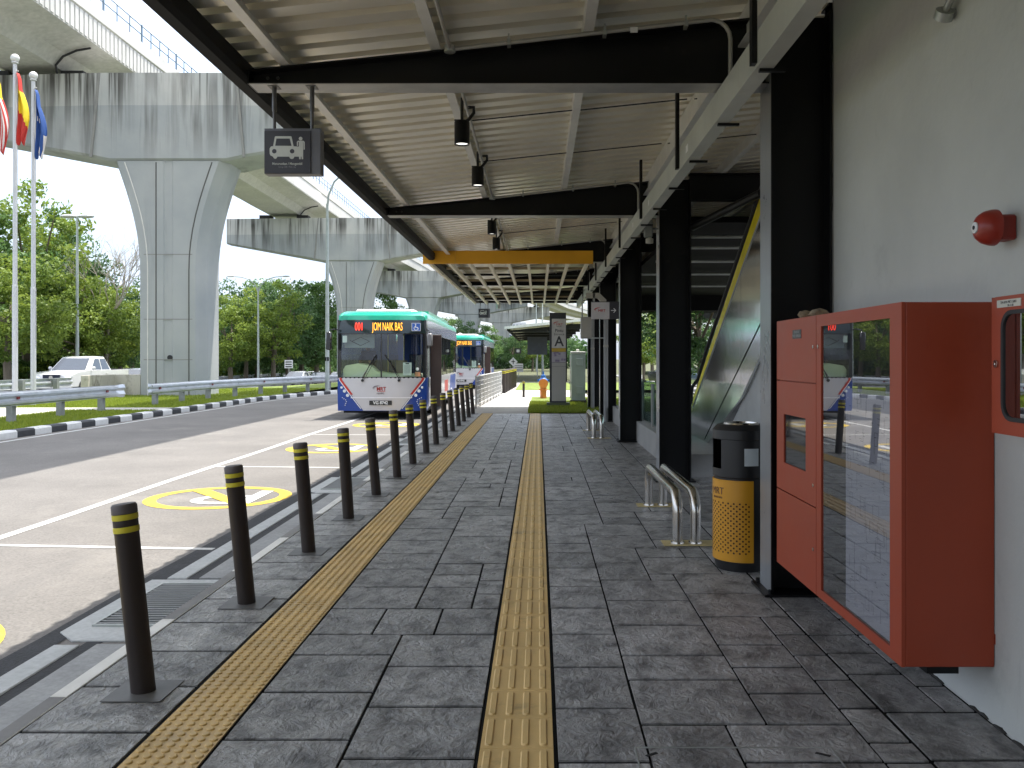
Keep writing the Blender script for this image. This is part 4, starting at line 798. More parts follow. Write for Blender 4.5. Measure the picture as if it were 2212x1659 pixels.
# ------------------------------------------------------------------ viaduct
via = empty('viaduct', (0, 0, 0), 'huge weathered concrete railway viaduct on flared piers', 'viaduct')
def pier(cx, y, z0=-.3, full=True):
    """T pier: straight shaft, flared head, tapering crosshead"""
    d = 2.5; half = lambda z: 1.50+(1.02*(1-math.cos(min(1, max(0, (z-5.4)/4.76))*math.pi/2))**1.05)
    b = MB(); rings = []
    for z in [z0, 0, 1.6, 3.2, 4.8, 5.4, 6, 6.6, 7.2, 7.8, 8.4, 9, 9.6, 10.16]:
        h = half(z); c = .32; g = .05                                    # chamfered corners and a shallow centre groove
        pts = [(-h+c, 0), (-.22, 0), (-.16, g), (.16, g), (.22, 0), (h-c, 0), (h-.02, c+.28), (h-.02, d-c-.28), (h-c, d), (-h+c, d), (-h+.02, d-c-.28), (-h+.02, c+.28)]
        rings.append([(cx+p[0], y+p[1], z) for p in pts])
    b.loft(rings); sh = b.build('pier', streakc, via)
    b = MB(); zt = 13.95; rings = []
    for x, zb, d0, d1 in ((-11.2, 11.75, .55, 1.85), (-3.4, 10.36, -.02, 2.42), (-2.5, 10.16, -.06, 2.46), (2.5, 10.16, -.06, 2.46), (3.4, 10.36, -.02, 2.42), (11.2, 11.75, .55, 1.85)):
        rings.append([(cx+x, y+d0+.12, zb), (cx+x, y+d0, zb+.10), (cx+x, y+d0, zt), (cx+x, y+d1, zt), (cx+x, y+d1, zb+.1), (cx+x, y+d1-.12, zb)])
    b.loft(rings); b.build('crosshead', streakc, sh)
    b = MB()
    for s_ in (-1, 1):                                                   # raised edge ribs on the near face
        b.loft([[(cx+s_*q, y-e, z) for q, e, z in ((3.3-.05, .02, 10.3), (3.3+.05, .02, 10.3), (3.3+.05, .10, 10.3), (3.3-.05, .10, 10.3))], [(cx+s_*q, y-e, z) for q, e, z in ((2.95-.05, .02, zt), (2.95+.05, .02, zt), (2.95+.05, .07, zt), (2.95-.05, .07, zt))]])
    if y < 40: q = MB(); q.tube([(cx+.07, y-.003, 1.66), (cx+.07, y+.1, 1.66)], .11, 16); q.build('drain_hole', blackm, sh)
    if y < 80:
        zz = [0, 2, 4, 5.4, 6, 6.6, 7.2, 7.8, 8.4, 9, 9.6, 10.1]
        for f_, dk_ in ((lambda z: -half(z)+.62, 0), (lambda z: -.52, 1), (lambda z: half(z)-.60, 1)):
            q = MB(); q.tube([(cx+f_(z), y+.0, z) for z in zz], .028, 5); q.build('seam', P('seam dark', (.09, .088, .08), .9) if dk_ else P('seam pale', (.62, .60, .56), .9), sh)
    jm = P('joint concrete', (.24, .235, .22), .85, 0, .1, 2); b.build('edge_rib', jm, sh)
    for z in (1.55, 3.3, 6.1): b = MB(); b.box(cx-1.05, cx+1.05, y-.004, y, z, z+.04); b.build('joint_line', jm, sh)
    for s_ in (-7.9, 4.6):
        for q in (0, 3.3): b = MB(); b.box(cx+s_+q-.5, cx+s_+q+.5, y+.8, y+1.7, zt, zt+.38); b.build('bearing', P('bearing dark', (.03, .03, .03), .8), sh)
    return sh
PX = [(-16.0, 37, -.3), (-16.3, 75, -1), (-16.2, 120, -2), (-13.3, 165, -3), (-8.6, 203, -3)]
for p in PX: pier(*p)
def girder(off, path, nm='girder'):
    """single-track box girder with cantilever edges, swept along the path"""
    prof = [(-3.1, 17.0), (-3.1, 15.3), (-2.6, 15.22), (-1.7, 14.95), (-1.25, 14.40), (1.25, 14.40), (1.7, 14.95), (2.6, 15.22), (3.1, 15.3), (3.1, 17.0), (2.85, 17.0), (2.85, 15.6), (-2.85, 15.6), (-2.85, 17.0)]
    b = MB(); b.loft([[(x+off+p[0], y, p[1]) for p in prof] for x, y in path]); g = b.build(nm, conc, via)
    ed = MB()
    for s_ in (1,):                                                     # ribbed outer skirt and coping
        for (x, y), (x2, y2) in zip(path[:-1], path[1:]):
            n = max(1, int((y2-y)/.35)) if y < 62 and off < -5 else 1
            for i in range(n):
                t = i/n; xx = x+(x2-x)*t+off+3.1; yy = y+(y2-y)*t; w_ = .24 if n > 1 else (y2-y); ed.box(xx, xx+.035, yy, yy+w_, 15.36, 16.35)
        ed.loft([[(x+off+3.02, y, 17.0), (x+off+3.18, y, 17.0), (x+off+3.18, y, 16.42), (x+off+3.1, y, 16.38), (x+off+3.02, y, 16.40)] for x, y in path])
    ed.build('parapet', P('parapet concrete', (.52, .51, .48), .8, 0, .06, .6, dirt=((.30, .30, .28), .9, .6, .4)), g)
    rl = MB(); sx = P('track rail', (.10, .15, .20), .5)
    for s_ in (3.0,):
        for z in (17.12, 17.5, 17.92): rl.tube([(x+off+s_, y, z) for x, y in path], .028, 5)
        y = path[0][1]
        for (x, y), (x2, y2) in zip(path[:-1], path[1:]):
            n = max(1, int((y2-y)/.95))
            if y > 130: continue
            for i in range(n): t = i/n; rl.box(x+(x2-x)*t+off+s_-.02, x+(x2-x)*t+off+s_+.02, y+(y2-y)*t-.02, y+(y2-y)*t+.02, 17, 17.92); 
            rl.box(x+off+s_-.03, x+off+s_+.03, y-.05, y+.05, 17, 17.98)
    rl.build('track_railing', sx, g); return g
path = [(-16.2, -60), (-16.2, -6)]+[(-16.2, y) for y in range(0, 37, 4)]+[(-16.2, 38.2)]+[(-16.25, y) for y in range(42, 76, 4)]+[(-16.3, 76.2), (-16.3, 98), (-16.2, 120), (-15.0, 143), (-13.3, 166), (-11.3, 185), (-8.6, 204), (-4, 232), (4, 265), (20, 310)]
girder(-6.2, path); girder(8.9, path)
for yy in (40.5, 79):                                                  # drain pipes curling under the cantilever
    b = MB(); b.tube([(-19.5, yy-3.2, 15.14), (-20.1, yy-3.2, 15.04), (-20.7, yy-3.2, 14.78), (-21.02, yy-3.2, 14.4), (-21.05, yy-3.0, 13.9)], .05, 8); b.build('drain_pipe', blackm, via)
# ------------------------------------------------------------------ guardrails
GR = {'white': P('rail block', (.20, .21, .20), .6, .3)}
def guardrail(x, y0, y1, label, xf=lambda y: 0, post=2.2, z=.0, ends=(True, True), dirn=1):
    t = empty('guardrail', (x, y0, z), label, 'guardrail'); L_ = y1-y0; d = dirn
    prof = [(0, .80), (-.0, .785), (.075, .745), (.08, .70), (.0, .655), (-.005, .625), (-.005, .615), (0, .585), (.08, .54), (.075, .495), (0, .455), (0, .44)]
    ys = [0]+[i*1.5 for i in range(1, int(L_/1.5)+1)]+[L_]; ys = sorted(set(ys))
    rings = [[(xf(y0+y)+d*p[0], y, p[1]) for p in prof] for y in ys]; b = MB(); b.loft(rings, cap=False, close=False); ra = b.build('rail', galrail, t)
    md = ra.modifiers.new('thick', 'SOLIDIFY'); md.thickness = .006
    k = 0; y = .7
    while y < L_-.2:
        xx = xf(y0+y); b = MB(); b.box(xx-d*.24, xx-d*.09, y-.085, y+.085, -.1, .78); b.build('post', galrail if False else P('post galvanised', (.24, .25, .245), .6, .25, .2, 3), t)
        b = MB(); b.box(xx-d*.09, xx-d*.004, y-.05, y+.05, .47, .77); b.build('spacer', P('rail block', 0), t)
        if k % 2 == 0: b = MB(); b.box(xx+d*.005, xx+d*.03, y-.055, y+.055, .60, .68); b.build('reflector', P('reflector red', (.22, .02, .02), .3), t)
        k += 1; y += post
    for e_, yy, s_ in ((ends[0], 0, -1), (ends[1], L_, 1)):
        if not e_: continue
        xx = xf(y0+yy); b = MB()
        b.loft([[(xx+d*(.01+.05*f), yy+s_*q, .62+h), (xx+d*(.045+.05*f), yy+s_*q, .62+h*.5), (xx+d*(.0+.05*f), yy+s_*q, .62), (xx+d*(.045+.05*f), yy+s_*q, .62-h*.5), (xx+d*(.01+.05*f), yy+s_*q, .62-h)] for q, h, f in ((-.02, .17, 0), (.12, .185, .3), (.28, .20, 1), (.38, .19, 1.2))], cap=False, close=False); eo = b.build('end_terminal', galrail, t)
        m2 = eo.modifiers.new('thick', 'SOLIDIFY'); m2.thickness = .006
    return t
guardrail(-12.95, 3, 26.25, 'near steel guardrail on the verge, ending in a flared terminal before the gap', ends=(False, True))
guardrail(-12.95, 28.6, 64, 'long steel guardrail curving behind the bus, starting after the gap in the verge', lambda y: 0 if y < 32 else min(4.2, (y-32)**1.45*.055), z=-.03)
guardrail(-18.8, 6, 34.6, 'rear guardrail beside the highway, behind the flagpoles', z=.06, dirn=-1, ends=(False, False))
guardrail(-33.2, 60, 130, 'distant guardrail on the far side of the highway below the trees', z=-1.0, post=4, ends=(False, False))
t = empty('barrier_wall', (-18.6, 34.8, 0), 'low stained concrete barrier wall joining the near pier', 'barrier wall')
b = MB(); b.prism([(0, 0), (.3, 0), (.3, 2.2), (1.4, 2.2), (1.4, 2.5), (0, 2.5)], -.2, .93, 'z')
sc = P('stained barrier', (.46, .43, .36), .85, 0, .12, 1.5, dirt=((.10, .085, .06), 1.7, .52, .75), stretch=(1, 1, .5)); b.build('wall', sc, t, .015)
# ------------------------------------------------------------------ flagpoles, lamps
fm = lambda n, c: P('flag '+n, c, .75, 0, .06, 3)
F_RED, F_YEL, F_BLU, F_WHT, F_NAV, F_BLK = fm('red', (.48, .03, .022)), fm('yellow', (.72, .52, .015)), fm('blue', (.018, .07, .26)), fm('white', (.66, .62, .60)), fm('navy', (.02, .02, .12)), fm('dark', (.05, .03, .02))
polem = P('flagpole', (.55, .56, .57), .4, .3, .04, 2)
def flagpole(y, x, h, label, flabel, kind):
    t = empty('flagpole', (x, y, 0), label, 'flagpole', 'flagpoles on the verge')
    b = MB(); b.tube([(0, 0, -.1), (0, 0, 4), (0, 0, 4.01), (0, 0, h-.2)], [.085, .083, .070, .058], 14); b.build('pole', polem, t, smooth=True)
    b = MB(); b.sphere((0, 0, h), .135, 16); b.lathe([(.0, h-.16), (.10, h-.16), (.10, h-.13), (0, h-.13)], n=14); b.build('finial', P('finial', (.7, .7, .7), .35, .2), t, smooth=True)
    b = MB(); b.tube([(.09, -.02, h-.5), (.085, -.02, 2)], .008, 5); b.tube([(0, 0, h-.45), (.12, -.02, h-.42)], .02, 6); b.build('halyard', P('halyard', (.4, .4, .4), .7), t)
    # limp flag: grid hanging in folds
    nx, nz = 15, 26; H = 2.1; v = []; rq = random.Random(hash(kind) % 97 if False else len(kind)*7)
    for j in range(nz+1):
        s_ = j/nz; W = .07+.27*math.sin(min(1, s_*1.6)*math.pi/2)*(1-.45*max(0, s_-.62)/.38)
        for i in range(nx+1):
            u = i/nx; v.append((.07+W*u+.03*math.sin(6*u+4*s_), -.02+.075*math.sin(u*13+s_*3)*(.25+u), h-.5-H*s_-(.32*u if s_ > .1 else 0)*(1-s_)-.25*abs(math.sin(u*5.5))*s_))
    b = MB()
    mats = {'stripes': [F_RED, F_WHT, F_NAV, F_YEL], 'state': [F_RED, F_YEL, F_DRK if False else F_BLK], 'operator': [F_BLU, F_WHT]}[kind]
    fs = []; ms = []
    for j in range(nz):
        for i in range(nx):
            u, s_ = (i+.5)/nx, (j+.5)/nz; fs.append((j*(nx+1)+i, j*(nx+1)+i+1, (j+1)*(nx+1)+i+1, (j+1)*(nx+1)+i))
            if kind == 'stripes': ms.append(3 if s_ < .14 else (2 if s_ < .32 and u < .7 else i % 2))
            elif kind == 'state': ms.append(1 if .16+.0*u < s_ < .40+.33*u and not (.30 < s_ < .42 and u < .18) else (2 if (.30 < s_ < .42 and u < .18) else 0))
            else: ms.append(1 if (s_ > .60 and u > .82) or (abs(s_-.36-.1*u) < .035 and .3 < u < .7 and i % 2) or (s_ > .88 and u > .4 and i % 3 == 0) else 0)
    b.add(v, fs); b.m = ms; f = b.build('flag', mats, None, smooth=True); f.location = (x, y, 0); md = f.modifiers.new('t', 'SOLIDIFY'); md.thickness = .004
    tag(f, flabel, 'flag')
flagpole(27.9, -17.05, 11.4, 'left one of the two white flagpoles fully in view', 'limp red and yellow flag on the left full flagpole', 'state')
flagpole(29.0, -17.1, 11.2, 'right one of the two white flagpoles fully in view', 'limp dark blue flag on the right flagpole', 'operator')
flagpole(26.3, -16.72, 10.7, 'flagpole just outside the left edge of the picture', 'limp flag with red and white stripes at the left edge', 'stripes')
lp = P('lamp post', (.40, .44, .42), .5, .3)
def lamp(x, y, z0, h, label, kind):
    t = empty('street_lamp', (x, y, z0), label, 'street lamp'); b = MB(); b.tube([(0, 0, 0), (0, 0, h*.5), (0, 0, h)], [.11, .09, .06], 10)
    if kind == 'flat':
        b.box(-.55, .55, -.04, .04, h-.02, h+.04); b.build('pole', lp, t, smooth=True)
        for s_ in (-1, 1): b = MB(); b.sphere((s_*.52, 0, h+.06), .52, 14, (1, .6, .22)); b.build('lamp_head', P('lamp head', (.55, .56, .56), .4), t, smooth=True)
    elif kind == 'double':
        for s_ in (-1, 1): b.tube([(0, 0, h-.6), (s_*.25, 0, h+.2), (s_*.9, 0, h+.75), (s_*1.6, 0, h+.95), (s_*2.2, 0, h+1.0)], .045, 8)
        b.build('pole', lp, t, smooth=True)
        for s_ in (-1, 1): b = MB(); b.sphere((s_*2.6, 0, h+1.02), .42, 10, (1, .4, .2)); b.build('lamp_head', P('lamp head', 0), t, smooth=True)
    else:
        b.tube([(0, 0, h-.3), (.06, 0, h+.4), (.35, 0, h+1.1), (.9, 0, h+1.6), (1.6, 0, h+1.85), (2.2, 0, h+1.9)], .05, 8); b.build('pole', lp, t, smooth=True)
        b = MB(); b.sphere((2.6, 0, h+1.92), .42, 10, (1, .4, .2)); b.build('lamp_head', P('lamp head', 0), t, smooth=True)
        b = MB(); b.box(-.1, .1, -.1, -.07, 1.5, 1.7); b.build('number_plate', blackp, t)
lamp(-28, 52, -.4, 10.6, 'grey street lamp with two flat round heads in front of the left trees', 'flat')
lamp(-26.5, 81, -1, 9.4, 'grey street lamp with two curved arms beyond the near pier', 'double')
lamp(-10.6, 43, 0, 9.4, 'tall street lamp with one curved arm left of the front bus', 'single')
lamp(-.3, 120, -.5, 14.5, 'slim pole with two curved arms seen beyond the far canopy', 'double')
lamp(.4, 84, -.2, 7.5, 'short dark lamp post above the far canopy roof', 'flat')
# ------------------------------------------------------------------ bus
BG, BB, BW, BR = P('bus green', (.010, .36, .23), .25, 0, .03, 2, coat=.5), P('bus blue', (.008, .045, .26), .35, 0, .05, 2, coat=.2), P('bus silver white', (.50, .49, .51), .3, .1, .04, 1.5, coat=.4), P('bus red', (.45, .03, .02), .35)
BU = P('bus band', (.34, .37, .52), .22, .2, .15, .8, coat=.6); BK = P('bus black', (.010, .010, .012), .2, 0, .1, 2, coat=.5); WG = P('bus dark window', (.018, .020, .022), .05, 0, .1, 1, spec=.9)
SG = glass('bus side glass', (.62, .66, .66), .12, 4); scr = glass('windscreen', (.84, .93, .90), .10, 5); tyre = P('tyre', (.015, .015, .015), .8); rim = P('rim', (.28, .28, .28), .4, .6)
LR, LO = P('led red', (.3, .01, .01), .5, emit=(1, .06, .03), es=1.1), P('led amber', (.3, .12, .01), .5, emit=(1, .42, .04), es=1.0)
def fy(x, z):                     # front surface bow
    return .14*abs(x/1.25)**3.2+(0 if z < 2.42 else .10*((z-2.42)/.6)**1.6)+(.03*max(0, (.6-z))/.3)
def skin(b, xl, xr, z0, z1, off=0., nz=8, nx=10):
    v = []
    for j in range(nz+1):
        z = z0+(z1-z0)*j/nz; a, c = xl(z), xr(z)
        for i in range(nx+1): x = a+(c-a)*i/nx; v.append((x, fy(x, z)-off, z))
    b.add(v, [(j*(nx+1)+i, j*(nx+1)+i+1, (j+1)*(nx+1)+i+1, (j+1)*(nx+1)+i) for j in range(nz) for i in range(nx)])
def wheel(t, x, y, r=.48, w_=.28, nm='wheel', s_=1):
    b = MB(); b.tube([(x-s_*w_/2, y, r), (x+s_*w_/2, y, r)], r, 26); wh = b.build(nm, tyre, t, .03, smooth=True)
    b = MB(); b.tube([(x+s_*w_/2, y, r), (x+s_*(w_/2+.012), y, r)], r*.6, 20); b.tube([(x+s_*w_/2, y, r), (x+s_*(w_/2+.05), y, r)], r*.22, 12); b.build('rim', rim, wh, smooth=True); return wh
def make_bus():
    t = empty('bus'); H = 3.0; L_ = 12.
    b = MB(); b.box(-1.22, 1.22, .30, L_, .28, 1.15); b.build('body', BW, t, .03)
    b = MB(); b.box(-1.15, 1.15, .5, L_-.3, .16, .28); b.build('chassis', blackm, t)
    b = MB(); skin(b, lambda z: -1.25, lambda z: 1.25, .24, 1.18, 0, 8, 24); v0 = len(b.v)
    for s_ in (-1, 1): b.add([(s_*1.25, fy(1.25, z), z) for z in (.24, .5, 1.18)]+[(s_*1.25, .9, z) for z in (.30, .5, 1.18)], [(0, 1, 4, 3), (1, 2, 5, 4)])
    b.add([(-1.25, .14, 1.18), (1.25, .14, 1.18), (1.25, .9, 1.18), (-1.25, .9, 1.18)], [(0, 1, 2, 3)]); fr = b.build('front_panel', BB, t, smooth=True)
    xw = lambda z: .50+.68*min(1, max(0, (z-.24)/.88))
    b = MB(); skin(b, lambda z: -xw(z), xw, .25, 1.175, .006, 14, 20); tag(b.build('front_mask', BW, fr, smooth=True), 'silver white front mask')
    b = MB(); skin(b, lambda z: -.86, lambda z: .86, .60, .625, .022, 2, 14); b.build('bumper_crease', P('bus crease', (.75, .74, .76), .3), fr)
    for s_ in (-1, 1):
        b = MB(); skin(b, lambda z: s_*(xw(z)-.06), lambda z: s_*(xw(z)+.015), .70, 1.17, .018, 10, 2); b.build('red_stripe', BR, fr)
        b = MB(); skin(b, lambda z: s_*(xw(z)+.016), lambda z: s_*(xw(z)+.04), .30, 1.17, .018, 12, 2); b.build('white_stripe', whitep, fr)
        pass
        HL = P('headlight', (.75, .78, .82), .12, .3)
        for (x, z, r) in ((1.13, .90, .035), (1.045, .80, .045), (.955, .68, .045), (1.11, .61, .013), (1.06, .58, .013), (1.01, .55, .013), (.99, .50, .013), (1.01, .45, .013), (1.03, .40, .013)):
            hl = MB(); hl.tube([(s_*x, fy(x, z)+.01, z), (s_*x, fy(x, z)-.012, z)], r, 14); hl.build('headlight' if r > .02 else 'marker_light', HL, fr)
    # screen and frame
    b = MB()
    for xa, xb in ((-1.16, -.022), (.022, 1.13)): skin(b, lambda z: xa, lambda z: xb, 1.20, 2.40, 0, 4, 10)
    b.build('windscreen', scr, t, smooth=True)
    b = MB(); skin(b, lambda z: -.022, lambda z: .022, 1.19, 2.41, .008, 2, 2); skin(b, lambda z: -1.25, lambda z: 1.25, 1.16, 1.20, .006, 1, 20); skin(b, lambda z: -1.25, lambda z: 1.25, 2.395, 2.425, .006, 1, 20)
    for s_ in (-1, 1):
        skin(b, lambda z: s_*1.25, lambda z: s_*1.15, 1.18, 2.42, .002, 2, 4); b.box(s_*1.25, s_*1.19, .13, .45, 1.18, 2.8)
    b.build('window_frame', BK, t)
    b = MB(); skin(b, lambda z: -1.24, lambda z: 1.24, 2.42, 2.80, .003, 4, 20); b.box(-1.2, 1.2, .2, .4, 2.40, 2.8); db = b.build('destination_display', P('display glass', (.015, .028, .03), .08, 0, .1, 1, spec=.6), t, smooth=True)
    text('001', 'route_number', LR, db, (-.62, -.012, 2.60), .32, '-y', .50, .004); text('JOM NAIK BAS', 'destination_text', LO, db, (.175, -.02, 2.60), .32, '-y', .41, .004)
    b = MB(); b.prism(rect(.97, 2.60, .25, .23), .045, .035); ws = b.build('wheelchair_sign', P('access blue', (.02, .10, .42), .4), t)
    b = MB(); b.prism(circ(.955, 2.675, .018, 10), .0345, .030); b.prism([(.945, 2.655), (.965, 2.655), (.967, 2.60), (1.02, 2.60), (1.045, 2.535), (1.028, 2.53), (1.005, 2.58), (.948, 2.58)], .0345, .030)
    ro, ri = circ(.965, 2.565, .062, 14, 110, 350), circ(.965, 2.565, .045, 14, 110, 350); [b.prism([ro[i], ro[i+1], ri[i+1], ri[i]], .0345, .030) for i in range(14)]; b.prism(rect(.97, 2.493, .25, .01), .0345, .03); b.prism(rect(.97, 2.707, .25, .01), .0345, .03); b.prism(rect(.85, 2.6, .01, .22), .0345, .03); b.prism(rect(1.09, 2.6, .01, .22), .0345, .03)
    b.build('wheelchair_symbol', whitep, ws)
    # sides
    sd_ = MB(); sd_.cur = 0
    for s_ in (-1, 1):
        x = s_*1.235; b = MB(); b.box(min(x, s_*1.20), max(x, s_*1.20), .45 if s_ < 0 else 2.25, L_-.1, 1.15, 2.44); b.build('side_window', SG, t)
        b = MB()
        for yy in (2.3, 4.0, 5.6, 7.2, 8.8, 10.4, 11.7): b.box(min(x, s_*1.243), max(x, s_*1.243), yy, yy+.07, 1.15, 2.44)
        b.build('window_pillar', BK, t)
        b = MB(); b.box(min(x, s_*1.25), max(x, s_*1.25), .45, L_, 2.44, 2.82); b.build('upper_band', BU, t); b = MB(); b.box(min(s_*1.22, s_*1.25), max(s_*1.22, s_*1.25), .9 if s_ < 0 else 2.25, L_, .28, 1.15)
        sp_ = b.build('side_panel', BW, t)
        b = MB(); b.prism([(2.35, .4), (2.7, 1.1), (3.2, 1.1), (2.65, .3)], s_*1.2505, s_*1.253, 'x'); b.prism([(6.2, .55), (6.2, .95), (7.6, .95), (7.6, .55)], s_*1.2505, s_*1.253, 'x'); b.build('red_stripe', BR, sp_)
        b = MB(); b.prism([(8.3, .4), (8.8, 1.1), (11.4, 1.1), (11.4, .4)], s_*1.2505, s_*1.253, 'x'); b.build('blue_panel', BB, sp_)
        for yy in (3.1, 9.2): wheel(t, s_*1.09, yy, s_=s_)
        for yy in (3.1, 9.2): b = MB(); b.prism([(yy+.60*math.cos(R(a)), .46+.60*math.sin(R(a))) for a in range(-15, 200, 15)], s_*1.2515, s_*1.2525, 'x'); b.build('wheel_arch', blackm, t)
    # doorway and folded-out leaves on the kerb side
    b = MB(); b.box(1.10, 1.14, .6, 2.25, .30, 2.44); b.build('entrance', P('entrance dark', (.03, .03, .03), .6), t)
    for yy in (.72, 2.02): b = MB(); b.box(1.30, 1.62 if yy < 1 else 1.45, yy, yy+.045, .34, 2.40); d_ = b.build('door', P('door leaf brown', (.050, .026, .020), .35), t, .01)
    b = MB(); b.tube([(1.27, .60, .9), (1.27, .60, 2.0)], .02, 8); b.build('grab_rail', ss, t)
    b = MB(); b.box(-1.2, 1.2, L_-.1, L_, 1.15, 2.82); b.build('rear_wall', BB, t)
    # roof with green fairing
    b = MB(); ring = lambda y, w_, z0, z1, r: [(-w_, y, z0)]+[(-w_+r-r*math.cos(R(a)), y, z1-r+r*math.sin(R(a))) for a in (0, 30, 60, 90)]+[(w_-r+r*math.sin(R(a)), y, z1-r+r*math.cos(R(a))) for a in (0, 30, 60, 90)]+[(w_, y, z0)]
    b.loft([ring(.14, 1.17, 2.79, 2.84, .05), ring(.15, 1.22, 2.79, 2.93, .12), ring(.26, 1.25, 2.79, 3.02, .17), ring(.6, 1.255, 2.80, 3.07, .18), ring(1.4, 1.25, 2.82, 3.06, .17), ring(L_, 1.24, 2.82, 3.04, .16)]); rf = b.build('roof', BG, t, smooth=True)
    b = MB(); skin(b, lambda z: -1.235, lambda z: 1.235, 2.80, 2.93, -.02, 3, 16); b.build('roof_front', BG, rf, smooth=True)
    b = MB(); b.loft([ring(.45, .80, 3.02, 3.09, .05), ring(.8, .86, 3.02, 3.14, .08), ring(4.0, .86, 3.02, 3.15, .08)]); b.build('roof_unit', whitep, rf, smooth=True)
    b = MB(); b.loft([ring(4.6, .9, 3.02, 3.2, .1), ring(7.8, .9, 3.02, 3.2, .1)]); b.box(1.02, 1.16, 1.6, 8.5, 3.0, 3.13); b.build('air_conditioner', BG, rf, smooth=True); b = MB(); b.sphere((-.25, 2.0, 3.15), .13, 12, (1, 1, .7)); b.build('aerial_dome', whitep, rf, smooth=True)
    for s_ in (-1, 1): b = MB(); b.sphere((s_*.92, .155, 2.85), .05, 10, (1.3, .3, .5)); b.build('marker_lamp', BK, rf, smooth=True)
    # mirrors, wipers
    b = MB(); b.tube([(-1.2, .3, 2.50), (-1.30, -.05, 2.54), (-1.42, -.12, 2.50), (-1.42, -.12, 2.42)], .018, 8); m_ = b.build('mirror_arm', BK, t, smooth=True); b = MB(); b.box(-1.51, -1.36, -.20, -.08, 1.95, 2.46); b.build('mirror', BK, m_, .03, smooth=True)
    b = MB(); b.tube([(1.2, .3, 2.55), (1.33, -.0, 2.50), (1.36, -.05, 2.44)], .018, 8); m_ = b.build('mirror_arm', BK, t, smooth=True); b = MB(); b.box(1.29, 1.44, -.12, .02, 2.06, 2.42); b.build('mirror', P('mirror grey', (.20, .20, .21), .35), m_, .03, smooth=True)
    for x0, x1 in ((-.52, -.14), (.50, .10)):
        b = MB()
        b.tube([(x0, -.03, 1.13), (x0+(x1-x0)*.55, -.07, 1.55), (x1, -.055, 1.82)], .012, 6); b.tube([(x0+.05, -.03, 1.13), (x0+.05+(x1-x0)*.55, -.07, 1.50), (x1+.03, -.055, 1.78)], .008, 6)
        b.tube([(x0-.02, -.045, 1.17), (x1+.02, -.045, 1.83)], .010, 6); b.tube([(x0, -.0, 1.10), (x0, -.06, 1.10)], .04, 10); b.build('wiper', BK, t, smooth=True)
    swoosh_part('emblem', P('emblem dark', (.13, .10, .11), .5), fr, -.08, .87, .17, '-y', -.010); text('MRT', 'emblem_letters', P('emblem letters', (.30, .02, .02), .4), fr, (-.0, -.012, .855), .15, '-y', .9, .002, bold=.004)
    b = MB(); b.prism(rect(0, .785, .22, .012), -.010, -.013); b.build('emblem_bar', BR, fr); text('rapidKL', 'emblem_letters', P('emblem dark', 0), fr, (-.02, -.012, .735), .07, '-y', 1, .002, bold=.001)
    b = MB(); b.prism(rect(-.02, .47, .63, .125), -.0, -.02); np2 = b.build('number_plate', P('plate black', (.012, .012, .012), .35), t); text('VG 8742', 'plate_letters', whitep, np2, (-.02, -.021, .468), .12, '-y', .95, .002, bold=.003)
    # inside: dashboard, partition, blind, notices, seats, poles
    cr_ = P('dash cream', (.55, .60, .38), .5, 0, .05, 3); b = MB(); b.loft([[(-1.12, .25, z0), (-1.12, .25, z1), (-1.12, .75, z1+.02), (-1.12, .75, z0)] if k == 0 else [(x, .24, z0), (x, .26, z0+.02+hh), (x, .75, z0+.04+hh), (x, .75, z0)] for k, (x, hh, z0, z1) in enumerate(((-1.12, .20, 1.15, 1.40), (-1.05, .34, 1.15, 0), (-.7, .40, 1.15, 0), (-.35, .34, 1.15, 0), (-.15, .16, 1.15, 0), (.3, .10, 1.15, 0), (1.1, .10, 1.15, 0)))]); b.build('dashboard', cr_, t, smooth=True)
    b = MB(); b.box(.30, .62, .80, .84, 1.28, 1.66); b.build('partition', P('partition brown', (.10, .075, .055), .6), t); b = MB(); b.box(-1.1, -.25, .35, .37, 2.02, 2.40); bl_ = b.build('sun_blind', P('blind grey', (.20, .24, .25), .6), t)
    b = MB()
    for k in range(2):
        for s_ in (-1, 1): x0 = -.64; b.tube([(x0+s_*.25, .34, 2.05+.17*k if False else 2.20), (x0, .34, 2.20+.12*(1 if k else -1))], .008, 5)
    b.tube([(-.64-.25, .34, 2.20), (-.95, .34, 2.24)], .008, 5); b.build('blind_lattice', BK, bl_)
    for (x, z, w_, h_) in ((.72, 1.42, .24, .36), (-1.04, 2.26, .12, .19)):
        b = MB(); y_ = fy(x, z)+.02; b.prism(rect(x, z, w_, h_), y_, y_+.004); n_ = b.build('notice', P('notice white', (.66, .70, .66), .6), t)
        if x > 0:
            b = MB(); b.prism(rect(x, z+.15, .10, .03), y_-.002, y_-.004); [b.prism(rect(x, z+.10-.03*q, .18, .006), y_-.002, y_-.004) for q in range(8)]; b.build('notice_lines', blackm, n_)
    b = MB(); b.prism([(.93, 1.24), (1.10, 1.24), (1.10, 1.80), (.98, 1.80), (.93, 1.5)], .075, .085); b.build('card_reader', BK, t); b = MB(); b.prism(circ(1.0, 1.42, .045, 12), .074, .070); b.build('reader_disc', whitep, t)
    b = MB(); b.prism(rect(1.01, 1.27, .15, .12), .078, .072); b.build('sticker', P('sticker orange', (.55, .25, .12), .5), t)
    for x in (-.05, .42): b = MB(); b.tube([(x, 1.6, 1.15), (x, 1.6, 2.44)], .018, 8); b.build('pole', P('pole yellowish', (.6, .5, .2), .4), t)
    sm = P('bus seat', (.03, .05, .11), .8)
    for yy in (3.4, 4.3, 5.2):
        for x in (-.95, -.5, .5, .95): b = MB(); b.box(x-.2, x+.2, yy, yy+.4, 1.25, 1.33); b.box(x-.2, x+.2, yy+.36, yy+.42, 1.3, 1.85); b.build('seat', sm, t, .03)
